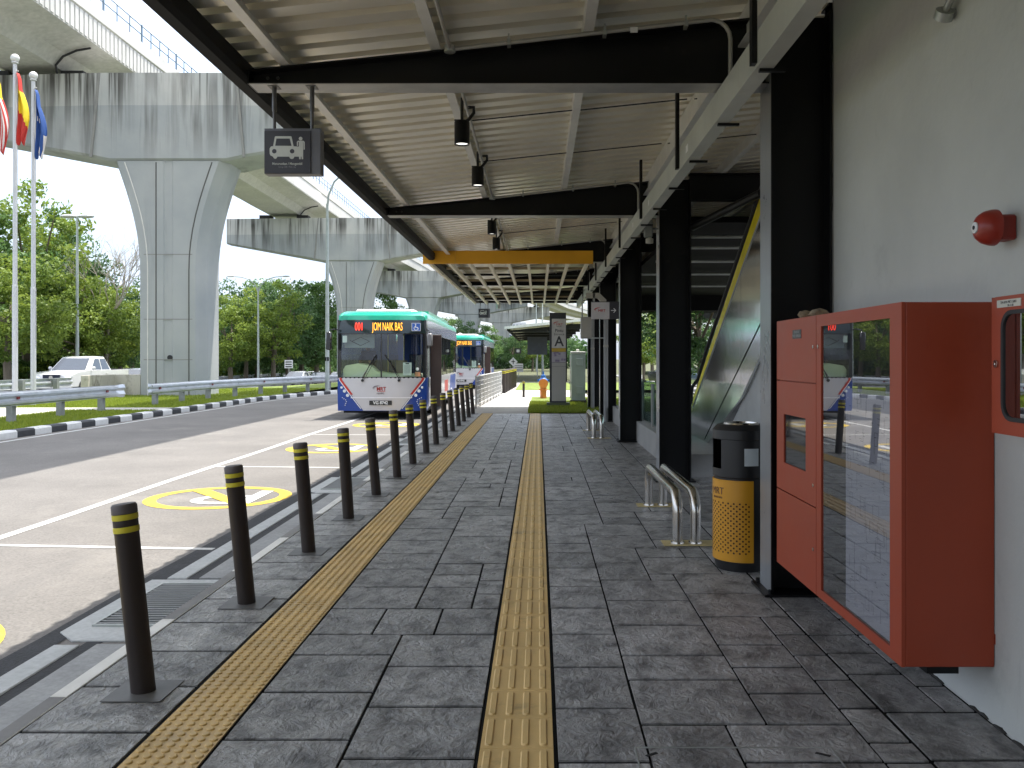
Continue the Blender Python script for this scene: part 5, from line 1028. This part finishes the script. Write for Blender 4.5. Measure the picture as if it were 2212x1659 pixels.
    b = MB(); b.box(-.82, -.38, 1.35, 1.45, 1.2, 1.95); b.box(-.82, -.38, .95, 1.4, 1.2, 1.32); b.build('driver_seat', P('driver seat', (.02, .02, .022), .8), t, .03)
    b = MB(); n = 20; b.tube([(-.6+.22*math.cos(2*math.pi*k/n), .82+.06*math.sin(2*math.pi*k/n), 1.52+.20*math.sin(2*math.pi*k/n)*.6) for k in range(n+1)], .014, 6, False); b.build('steering_wheel', BK, t)
    return t
bus = make_bus(); bus.location = (-4.41, 24.05, -.10); bus.rotation_euler.z = R(1.4)
tag(bus, 'front green, white and blue low-floor bus with a lit 001 destination display', 'bus', 'buses waiting in the lay-by')
bus2 = copy_tree(bus); bus2.location = (-4.38, 48.6, -.10); bus2.rotation_euler.z = 0
tag(bus2, 'second bus of the same livery, half hidden behind the front bus', 'bus', 'buses waiting in the lay-by')
# ------------------------------------------------------------------ driver (skin-modifier figure)
def person(loc, joints, edges, radii, label, parts):
    me = bpy.data.meshes.new('person'); me.from_pydata(joints, edges, []); o = bpy.data.objects.new('person', me); COL.objects.link(o)
    o.modifiers.new('s', 'SKIN'); sk = me.skin_vertices[0].data if me.skin_vertices else None
    if sk is None:
        bpy.context.view_layer.objects.active = o; bpy.ops.mesh.customdata_skin_add(); sk = me.skin_vertices[0].data
    for i, r in enumerate(radii): sk[i].radius = (r, r) if not isinstance(r, tuple) else r
    sk[0].use_root = True; o.modifiers.new('u', 'SUBSURF').levels = 2; o.modifiers['u'].render_levels = 2
    me.materials.append(parts); o.location = loc; tag(o, label, 'person'); return o
skinm, cloth = P('skin', (.22, .12, .075), .55), P('shirt dark', (.03, .03, .038), .85)
J = [(0, 0, 0), (0, .02, .18), (0, .01, .36), (0, -.01, .50), (0, -.02, .575), (-.17, 0, .47), (.17, 0, .47), (-.25, -.12, .28), (.25, -.12, .28), (-.17, -.38, .22), (.17, -.38, .22), (-.14, -.45, .25), (.14, -.45, .25), (-.1, -.2, -.02), (.1, -.2, -.02), (-.12, -.45, 0), (.12, -.45, 0), (-.12, -.45, -.4), (.12, -.45, -.4)]
E = [(0, 1), (1, 2), (2, 3), (3, 4), (3, 5), (3, 6), (5, 7), (6, 8), (7, 9), (8, 10), (9, 11), (10, 12), (0, 13), (0, 14), (13, 15), (14, 16), (15, 17), (16, 18)]
RD = [(.15, .11), (.14, .10), (.16, .10), (.10, .07), .05, .065, .065, .045, .045, .033, .033, .03, .03, .08, .08, .06, .06, .045, .045]
dv = person((-5.02, 25.28, 1.26), J, E, RD, 'driver in dark clothes with both hands on the wheel behind the windscreen', cloth)
b = MB(); b.sphere((0, -.03, .685), .095, 16, (.82, .95, 1.2)); b.sphere((0, -.125, .675), .016, 8, (.8, 1, 1.3))
for s_ in (-1, 1): b.sphere((s_*.08, -.02, .68), .022, 8, (.4, .8, 1.2))
b.build('head', skinm, dv, smooth=True)
b = MB(); b.sphere((0, -.005, .73), .098, 14, (.9, 1, .9)); b.build('hair', P('hair', (.01, .009, .008), .7), dv, smooth=True)
b = MB()
for s_ in (-1, 1):
    b.sphere((s_*.032, -.112, .70), .010, 8, (1.3, .5, .7)); c0 = Vector((s_*.14, -.45, .25)); b.sphere(c0+Vector((0, -.02, .01)), .035, 8, (1, .6, 1.2))
    for q in range(4): b.tube([c0+Vector((s_*(-.02+.014*q), -.03, .03)), c0+Vector((s_*(-.02+.014*q), -.065, .045)), c0+Vector((s_*(-.02+.014*q), -.06, .02))], .008, 6)
    b.tube([c0+Vector((-s_*.03, -.01, .0)), c0+Vector((-s_*.045, -.05, .02))], .009, 6)
b.tube([(-.022, -.118, .63), (.022, -.118, .63)], .006, 6); b.build('hand', skinm, dv, smooth=True)
# ------------------------------------------------------------------ cars
def car(name, loc, rz_, colour, label, kind='sedan', group=None, cat='car'):
    t = empty(name, loc, label, cat, group, rz_); W = .90
    paint = P('car paint '+colour, {'white': (.60, .60, .60), 'silver': (.40, .41, .42), 'dark': (.02, .022, .028), 'blue': (.05, .08, .16)}[colour], .25, .2 if colour == 'silver' else 0, .03, 2, coat=.7)
    # profile along y (front at negative y), z heights
    if kind == 'pickup':
        low = [(-2.6, .42), (-2.62, .75), (-2.55, .98), (-2.2, 1.08), (-1.25, 1.16), (.95, 1.16), (.98, 1.16), (2.6, 1.18), (2.62, .55), (2.5, .45)]; cab = [(-1.30, 1.14), (-.55, 1.76), (-.2, 1.82), (.6, 1.80), (.98, 1.14)]; L0, wy, wr = 2.6, (-1.7, 1.55), .38; W = .93
    else:
        low = [(-2.2, .32), (-2.25, .55), (-2.15, .75), (-1.2, .93), (1.5, .95), (2.2, .90), (2.25, .6), (2.2, .35)]; cab = [(-1.15, .91), (-.35, 1.38), (.2, 1.44), (.9, 1.36), (1.75, .92)]; L0, wy, wr = 2.2, (-1.35, 1.3), .32
    b = MB(); n = len(low)
    def sec(x, k): return [(x, y*k, z if z < .7 else z-.0) for y, z in low]
    b.loft([sec(-W, .97), sec(-W*.97, 1.0), sec(W*.97, 1.0), sec(W, .97)]); bd = b.build('body', paint, t, .05, smooth=True, seg=2)
    b = MB(); zb = cab[0][1]; k_ = lambda z: W*(.94-.20*(z-zb)/(max(c[1] for c in cab)-zb))
    b.loft([[(s_*k_(z), y, z) for y, z in cab] for s_ in (-1, 1)]); b.build('roof', paint, t, .03, smooth=True)
    # windows proud of the cabin
    wg = P('car glass', (.03, .04, .055), .04, 0, .1, 1, spec=1.2); b = MB()
    (ya, za), (yb_, zb_) = cab[0], cab[1]; d_ = Vector((0, yb_-ya, zb_-za)).normalized(); nn = Vector((0, -d_.z, d_.y))*-1 if False else Vector((0, -d_.z, d_.y)); nn = nn if nn.y < 0 else -nn
    q = lambda s_, f: Vector((s_*(k_(za+(zb_-za)*f)-.07), ya+(yb_-ya)*f, za+(zb_-za)*f))+nn*.012
    b.add([q(-1, .06), q(1, .06), q(1, .94), q(-1, .94)], [(0, 1, 2, 3)]); b.build('windscreen', wg, t)
    top = max(c[1] for c in cab)-.12; y0, y1 = cab[1][0], cab[-1][0]
    for s_ in (-1, 1):
        b = MB(); wins = ((y0-.38, y0+.12, y0+.42), (y0+.47, y0+.47, min(y1-.12, y0+1.35))) if kind != 'pickup' else ((-.85, -.32, .05), (.11, .11, .82))
        for a_, c_, e_ in wins:
            kk_ = lambda z: s_*(k_(z)+.006); b.add([(kk_(zb+.05), a_, zb+.05), (kk_(top), c_, top), (kk_(top), e_-(.22 if e_ == wins[1][2] else 0), top), (kk_(zb+.05), e_, zb+.05)], [(0, 1, 2, 3)])
        b.build('side_window', wg, t)
        b = MB(); b.sphere((s_*(W+.1), ya+.35, zb+.12), .12, 10, (.8, .5, .7)); b.build('mirror', paint, t, smooth=True)
        b = MB(); b.sphere((s_*(W-.22), -L0+.03, .82 if kind == 'pickup' else .66), .17, 10, (1, .5, .55)); b.build('headlight', P('headlight', 0), t, smooth=True)
        for y in wy: wheel(t, s_*(W-.10), y, wr, .2, s_=s_)
        b = MB(); b.box(s_*W-.01, s_*W+.02, .35, .5, zb-.16, zb-.12); b.build('handle', P('kiosk roof', 0), t)
    b = MB(); b.box(-.38, .38, -L0-.04, -L0+.05, .72 if kind == 'pickup' else .5, .98 if kind == 'pickup' else .62); gr = b.build('grille', P('grille dark', (.015, .02, .04), .3, .3), t); b = MB(); b.tube([(0, -L0-.03, .85), (0, -L0-.06, .85)], .09, 14) if kind == 'pickup' else b.tube([(0, -L0-.03, .56), (0, -L0-.05, .56)], .05, 10); b.build('badge', ss, gr)
    if kind == 'pickup':
        b = MB(); b.box(-.80, .80, 1.05, 2.52, 1.182, 1.19); b.build('load_bed', blackm, t); b = MB(); b.box(-.9, .9, -2.66, -2.5, .34, .6); b.build('bumper', paint, t, .03)
        # fallen leaves on the roof
        b = MB(); rq = random.Random(3)
        for k in range(22): x, y = rq.uniform(-.6, .6), rq.uniform(-.4, .6); z = 1.80+.02*(y < .0); b.add([(x, y, z+.02), (x+.06, y+.02, z+.03), (x+.04, y+.07, z+.02)], [(0, 1, 2)])
        b.build('fallen_leaf', bark, t)['kind'] = 'stuff'
    return t
car('pickup_truck', (-21.9, 41.2, -.09), R(-1), 'white', 'white double-cab pickup truck on the highway behind the flagpoles', 'pickup', cat='pickup truck')
car('parked_car', (-24.3, 51.5, -.38), R(-2), 'silver', 'silver car half hidden between the pickup and the pier', group='cars on the highway')
for i, (x, y, c, l_) in enumerate(((-22.5, 80, 'silver', 'leftmost silver car of the distant queue beyond the pier'), (-22.2, 87, 'dark', 'middle dark car of the distant queue beyond the pier'), (-21.4, 92, 'silver', 'rightmost car of the distant queue, by the lamp post'))): car('parked_car', (x, y, gz(-22, y)+.1), 0, c, l_, group='cars on the highway')
for i, (x, y, c, r_, l_) in enumerate(((9.4, 34, 'silver', 85, 'silver car parked outside, seen between two black columns'), (9.4, 24.5, 'dark', 80, 'dark car parked outside beyond the escalator foot'), (10.2, 44, 'blue', 95, 'blue car parked farther out in the car park'), (8.8, 52, 'dark', 90, 'dark car farthest out in the car park'))): car('parked_car', (x, y, .55 if False else -.06), R(r_), c, l_, group='cars in the car park')
# ------------------------------------------------------------------ trees
def crown(seed, rx, rz_, n_cl, per, leaf, mat, low=.0, holes=.0):
    rg = np.random.default_rng(seed); V = []; T = []; C = []
    while len(C) < n_cl:
        p = rg.uniform(-1, 1, 3); r_ = np.linalg.norm(p)
        if r_ > 1 or r_ < .35 or p[2] < -.9+low: continue
        C.append(p*np.array([rx, rx, rz_]))
    for c in C:
        cr_ = rg.uniform(.55, 1.15)*rx*.26; n = int(per*rg.uniform(.6, 1.4)); d = rg.normal(size=(n, 3)); d /= np.linalg.norm(d, axis=1)[:, None]
        r_ = cr_*rg.uniform(.45, 1.05, n)**.6; p = c+d*r_[:, None]*np.array([1.15, 1.15, .7]); p[:, 2] += rg.normal(0, .05, n)
        a = rg.normal(size=(n, 3)); a /= np.linalg.norm(a, axis=1)[:, None]; nn = d*.5+rg.normal(size=(n, 3))*.6+np.array([0, 0, .35]); u = np.cross(a, nn); u /= np.linalg.norm(u, axis=1)[:, None]+1e-6
        v = np.cross(nn, u); v /= np.linalg.norm(v, axis=1)[:, None]+1e-6; s = leaf*rg.uniform(.6, 1.35, n)[:, None]
        V.append(np.stack([p-u*s, p-v*s*.5, p+u*s, p+v*s*.5], 1)); T.append(np.clip(rg.uniform(0, 1)*.65+rg.uniform(-.1, .45, n), 0, 1))
    V = np.concatenate(V).reshape(-1, 3); T = np.concatenate(T); o = fastmesh('crown', V, 4, T, mat); o['cl'] = 0; del o['cl']; return o, C
def trunk(C, h, rx, rz_, seed, mat=bark, nb=9):
    rq = random.Random(seed); b = MB(); zc = h; b.tube([(0, 0, -.4), (.1, .05, zc*.35), (-.05, .1, zc*.7), (.05, 0, zc)], [.26, .2, .16, .10], 8)
    for c in rq.sample([tuple(q) for q in C], min(nb, len(C))): s_ = rq.uniform(.45, .8); b.tube([(0, .05, zc*s_), (c[0]*.45, c[1]*.45, zc*s_+(c[2]+zc-zc*s_)*.45), (c[0]*.95, c[1]*.95, zc+c[2]*.95)], [.10, .065, .03], 5)
    return b.build('trunk', mat)
def tree_kind(i, kind, rx, rz_, h, ncl=70, per=150, leaf=.125, m=bark):
    t = empty('tree'); o, C = crown(100+i, rx, rz_, ncl, per, leaf, LEAF[kind]); o.parent = t; o.location = (0, 0, h); tr = trunk(C, h, rx, rz_, i, m); tr.parent = t; return t
KT = {'a': tree_kind(1, 'green', 3.3, 3.9, 5.4), 'b': tree_kind(2, 'lime', 3.0, 3.2, 4.8, leaf=.12), 'c': tree_kind(3, 'dark', 3.4, 4.0, 5.6), 'd': tree_kind(4, 'green', 2.6, 4.6, 6.0), 'e': tree_kind(5, 'lime', 2.8, 4.2, 5.6, 58, 130)}
desc = {'a': 'mid green broadleaf tree', 'b': 'low yellow-green bushy tree', 'c': 'dark dense evergreen tree', 'd': 'tall narrow green tree', 'e': 'loose yellow-green tree'}
used = set()
TREES = [  # kind, u of the trunk, distance, scale, where it stands
 ('e', 60, 58, 1.42, 'behind the right flagpole'), ('a', -15, 55, 1.22, 'at the left edge of the picture'), ('b', 20, 50, 1.0, 'behind the left flagpole'), ('c', 128, 62, 1.18, 'left of the two-headed lamp'), ('b', 165, 57, .95, 'directly behind the two-headed lamp'),
 ('a', 182, 66, 1.0, 'above the white pickup cab'), ('b', 228, 60, .92, 'above the pickup load bed'), ('c', 262, 64, .88, 'touching the left side of the near pier'), ('e', 285, 72, .80, 'peeping out left of the near pier'), ('d', 100, 68, 1.35, 'in the second row behind the right flagpole'), ('c', 40, 66, 1.25, 'in the second row behind the left flagpole'),
 ('b', 500, 86, 1.15, 'right beside the near pier'), ('c', 530, 92, 1.2, 'left of the double-arm lamp'), ('a', 556, 98, 1.28, 'directly behind the double-arm lamp'), ('e', 590, 90, 1.12, 'right of the double-arm lamp'), ('c', 622, 96, 1.25, 'behind the small roadside board'), ('c', 650, 104, 1.32, 'above the distant car queue'), ('a', 682, 102, 1.28, 'left of the tall single-arm lamp'), ('d', 712, 108, 1.2, 'behind the tall single-arm lamp'), ('c', 600, 112, 1.25, 'in the back row behind the double-arm lamp'),
 ('a', 845, 128, 1.42, 'above the roof of the front bus'), ('c', 826, 134, 1.3, 'behind the second pier'), ('a', 968, 128, .85, 'between the front bus roof and the second bus'), ('c', 990, 118, .72, 'above the second bus, left'), ('a', 1050, 112, .66, 'above the second bus, right'), ('c', 1020, 132, .80, 'in the back row above the second bus'),
 ('c', 1108, 118, .60, 'left of the diamond road sign'), ('a', 1128, 126, .66, 'right behind the diamond road sign'), ('e', 1150, 120, .66, 'right of the diamond road sign'), ('a', 1172, 130, .7, 'behind the hydrant'), ('c', 1196, 122, .7, 'behind the totem'),
 ('b', 1392, 62, .62, 'seen between the second and third column'), ('c', 1512, 34, .66, 'seen through the gap beside the escalator, tall and dark'), ('a', 1516, 46, .46, 'low in the gap beside the escalator'), ('b', 1410, 70, .75, 'farther out between the second and third column')]
rr = random.Random(21)
for k, u, y, s_, where in TREES:
    src = KT[k]; t = src if k not in used else copy_tree(src); used.add(k); x = (u-1163)/1850*y; z = gz(x, y)+.05 if x < 0 else -.1
    t.location = (x, y, z); t.scale = (s_*rr.uniform(.92, 1.1), s_*rr.uniform(.92, 1.1), s_); t.rotation_euler = (0, 0, rr.uniform(0, 6.28)); tag(t, desc[k]+' '+where, 'tree', 'trees beyond the highway' if x < 0 else 'trees beyond the car park')
# bare tree
t = empty('bare_tree', (-29.8, 59, -.6), 'leafless pale tree standing against the sky left of the near pier', 'tree'); b = MB(); rq = random.Random(12)
def grow(p, d, L_, r_, n):
    q = p+d*L_; mid = p+d*L_*.5+Vector((rq.uniform(-1, 1), 0, rq.uniform(-.5, .5)))*L_*.06; b.tube([p, mid, q], [r_, r_*.85, r_*.7], 5)
    if n == 0: return
    for k in range(3 if n > 2 else 2):
        a = rq.uniform(-.75, .75); c = rq.uniform(-.5, .5); dd = Vector((d.x*math.cos(a)+d.z*math.sin(a), d.y+c, -d.x*math.sin(a)+d.z*math.cos(a))).normalized(); dd.z += .12; grow(q, dd.normalized(), L_*rq.uniform(.62, .85), r_*.62, n-1)
grow(Vector((0, 0, 0)), Vector((.03, 0, 1)), 3.3, .12, 6); b.build('trunk', paleb, t)
# bushes
bo, BC = crown(300, 1.5, 1.1, 34, 80, .10, LEAF['lime'], .5); bo2, BC = crown(301, 1.6, 1.2, 34, 80, .11, LEAF['green'], .5)
bush = []
for o in (bo, bo2): t = empty('bush'); o.parent = t; o.location = (0, 0, .7); bush.append(t)
wh = ['at the left edge below the trees', 'below the left flagpole', 'between the two flagpoles', 'right of the right flagpole', 'below the two-headed lamp', 'above the pickup bonnet', 'above the pickup cab', 'above the pickup load bed', 'beside the silver car', 'left of the near pier', 'right of the near pier', 'second to the right of the near pier', 'below the double-arm lamp', 'right of the double-arm lamp', 'beside the small roadside board', 'left of the distant car queue', 'behind the distant car queue', 'right of the distant car queue', 'below the tall single-arm lamp', 'left of the front bus mirror']
us = [5, 30, 55, 90, 125, 155, 190, 225, 255, 285, 490, 515, 545, 580, 615, 640, 665, 690, 712, 728]
for i, (u, w__) in enumerate(zip(us, wh)):
    src = bush[i % 2]; t = src if i < 2 else copy_tree(src); x = -34.6-rr.uniform(0, 1.2); y = 1850*(-x)/(1163-u); s_ = rr.uniform(.9, 1.5)*(1.25 if y > 80 else 1); t.location = (x, y, gz(x, y)); t.scale = (s_, s_, s_*.95); t.rotation_euler = (0, 0, rr.uniform(0, 6)); tag(t, ('yellow-green' if i % 2 == 0 else 'mid green')+' roadside bush '+w__, 'bush', 'bushes along the highway')
# a deep wood that reads as one mass behind the first rows
rg = np.random.default_rng(77); V = []; T = []
def mass(x0, x1, y0, y1, h0, h1, n, s0):
    m = n; x = rg.uniform(x0, x1, m); y = rg.uniform(y0, y1, m); hump = .5+.5*np.sin(x*.9+y*.45)*np.sin(y*.31+x*.2); top = h0+(h1-h0)*hump; z = np.array([gz(a, b_) for a, b_ in zip(x, y)])+top*rg.uniform(0, 1, m)**.8
    p = np.stack([x, y, z], 1); a = rg.normal(size=(m, 3)); b_ = rg.normal(size=(m, 3)); u = np.cross(a, b_); u /= np.linalg.norm(u, axis=1)[:, None]; v = np.cross(u, a); v /= np.linalg.norm(v, axis=1)[:, None]; s = s0*rg.uniform(.6, 1.4, m)[:, None]
    V.append(np.stack([p-u*s, p-v*s*.5, p+u*s, p+v*s*.5], 1)); T.append(np.clip(.5+.5*np.sin(x*1.3+z*1.1)*np.cos(y*.8+z*.7)*.8+rg.uniform(-.25, .25, m), 0, 1))
mass(-52, -40, 60, 150, 5, 8.5, 60000, .26); mass(-38, -33, 95, 155, 5, 9, 22000, .26); mass(-40, 12, 150, 162, 3.5, 6, 22000, .33)
o = fastmesh('woodland', np.concatenate(V).reshape(-1, 3), 4, np.concatenate(T), LEAF['dark']); tag(o, 'dense dark wood behind the first rows of trees', None, None, 'stuff')
# board, towers, low building
t = empty('direction_board', (-24.5, 84, -1), 'small white road board standing below the trees', 'sign'); b = MB(); b.box(-.4, .4, 0, .06, 1.7, 2.5); b.build('face', whitep, t); b = MB(); [b.box(-.3, .3, -.01, 0, 1.8+.23*k, 1.9+.23*k) for k in range(3)]; b.build('text_lines', blackm, t); b = MB(); b.tube([(0, .1, 0), (0, .1, 2.4)], .04, 6); b.build('pole', gal, t)
tw = P('tower white', (.52, .53, .55), .7, 0, .05, .05); tg_ = P('tower window', (.13, .16, .20), .3)
def tower(x, y, w_, h, label, n, m_):
    t = empty('apartment_tower', (x, y, 0), label, 'tower'); b = MB(); b.box(-w_/2, w_/2, 0, 20, -5, h); b.box(-w_/4, w_/4, 2, 12, h, h+5); b.build('wall', tw, t)
    for i in range(n): b = MB(); xx = -w_/2+w_*(i+.5)/n; [b.box(xx-w_/n*.3, xx+w_/n*.3, -.2, 0, h-4-3.6*k, h-2.2-3.6*k) for k in range(m_)]; b.build('window_column', tg_, t)
tower(-24, 900, 22, 40, 'pale apartment tower far away above the distant canopy', 6, 9); tower(108, 900, 26, 34, 'white apartment tower seen between the second and third columns', 7, 10); tower(130, 950, 18, 28, 'lower apartment tower right beside the white one', 5, 8)
t = empty('low_building', (12, 48, 0), 'low grey building beyond the car park near the escalator gap', 'building'); b = MB(); b.box(0, 12, 0, 8, -.1, 3.9); b.build('wall', P('low wall', (.36, .37, .36), .8), t); b = MB(); b.box(-.2, 12.2, -.3, 8.2, 3.9, 4.2); b.build('roof', P('low roof', (.55, .56, .56), .6), t); b = MB(); [b.box(1+2.5*k, 2.6+2.5*k, -.05, 0, 1, 2.4) for k in range(4)]; b.build('window', tg_, t)
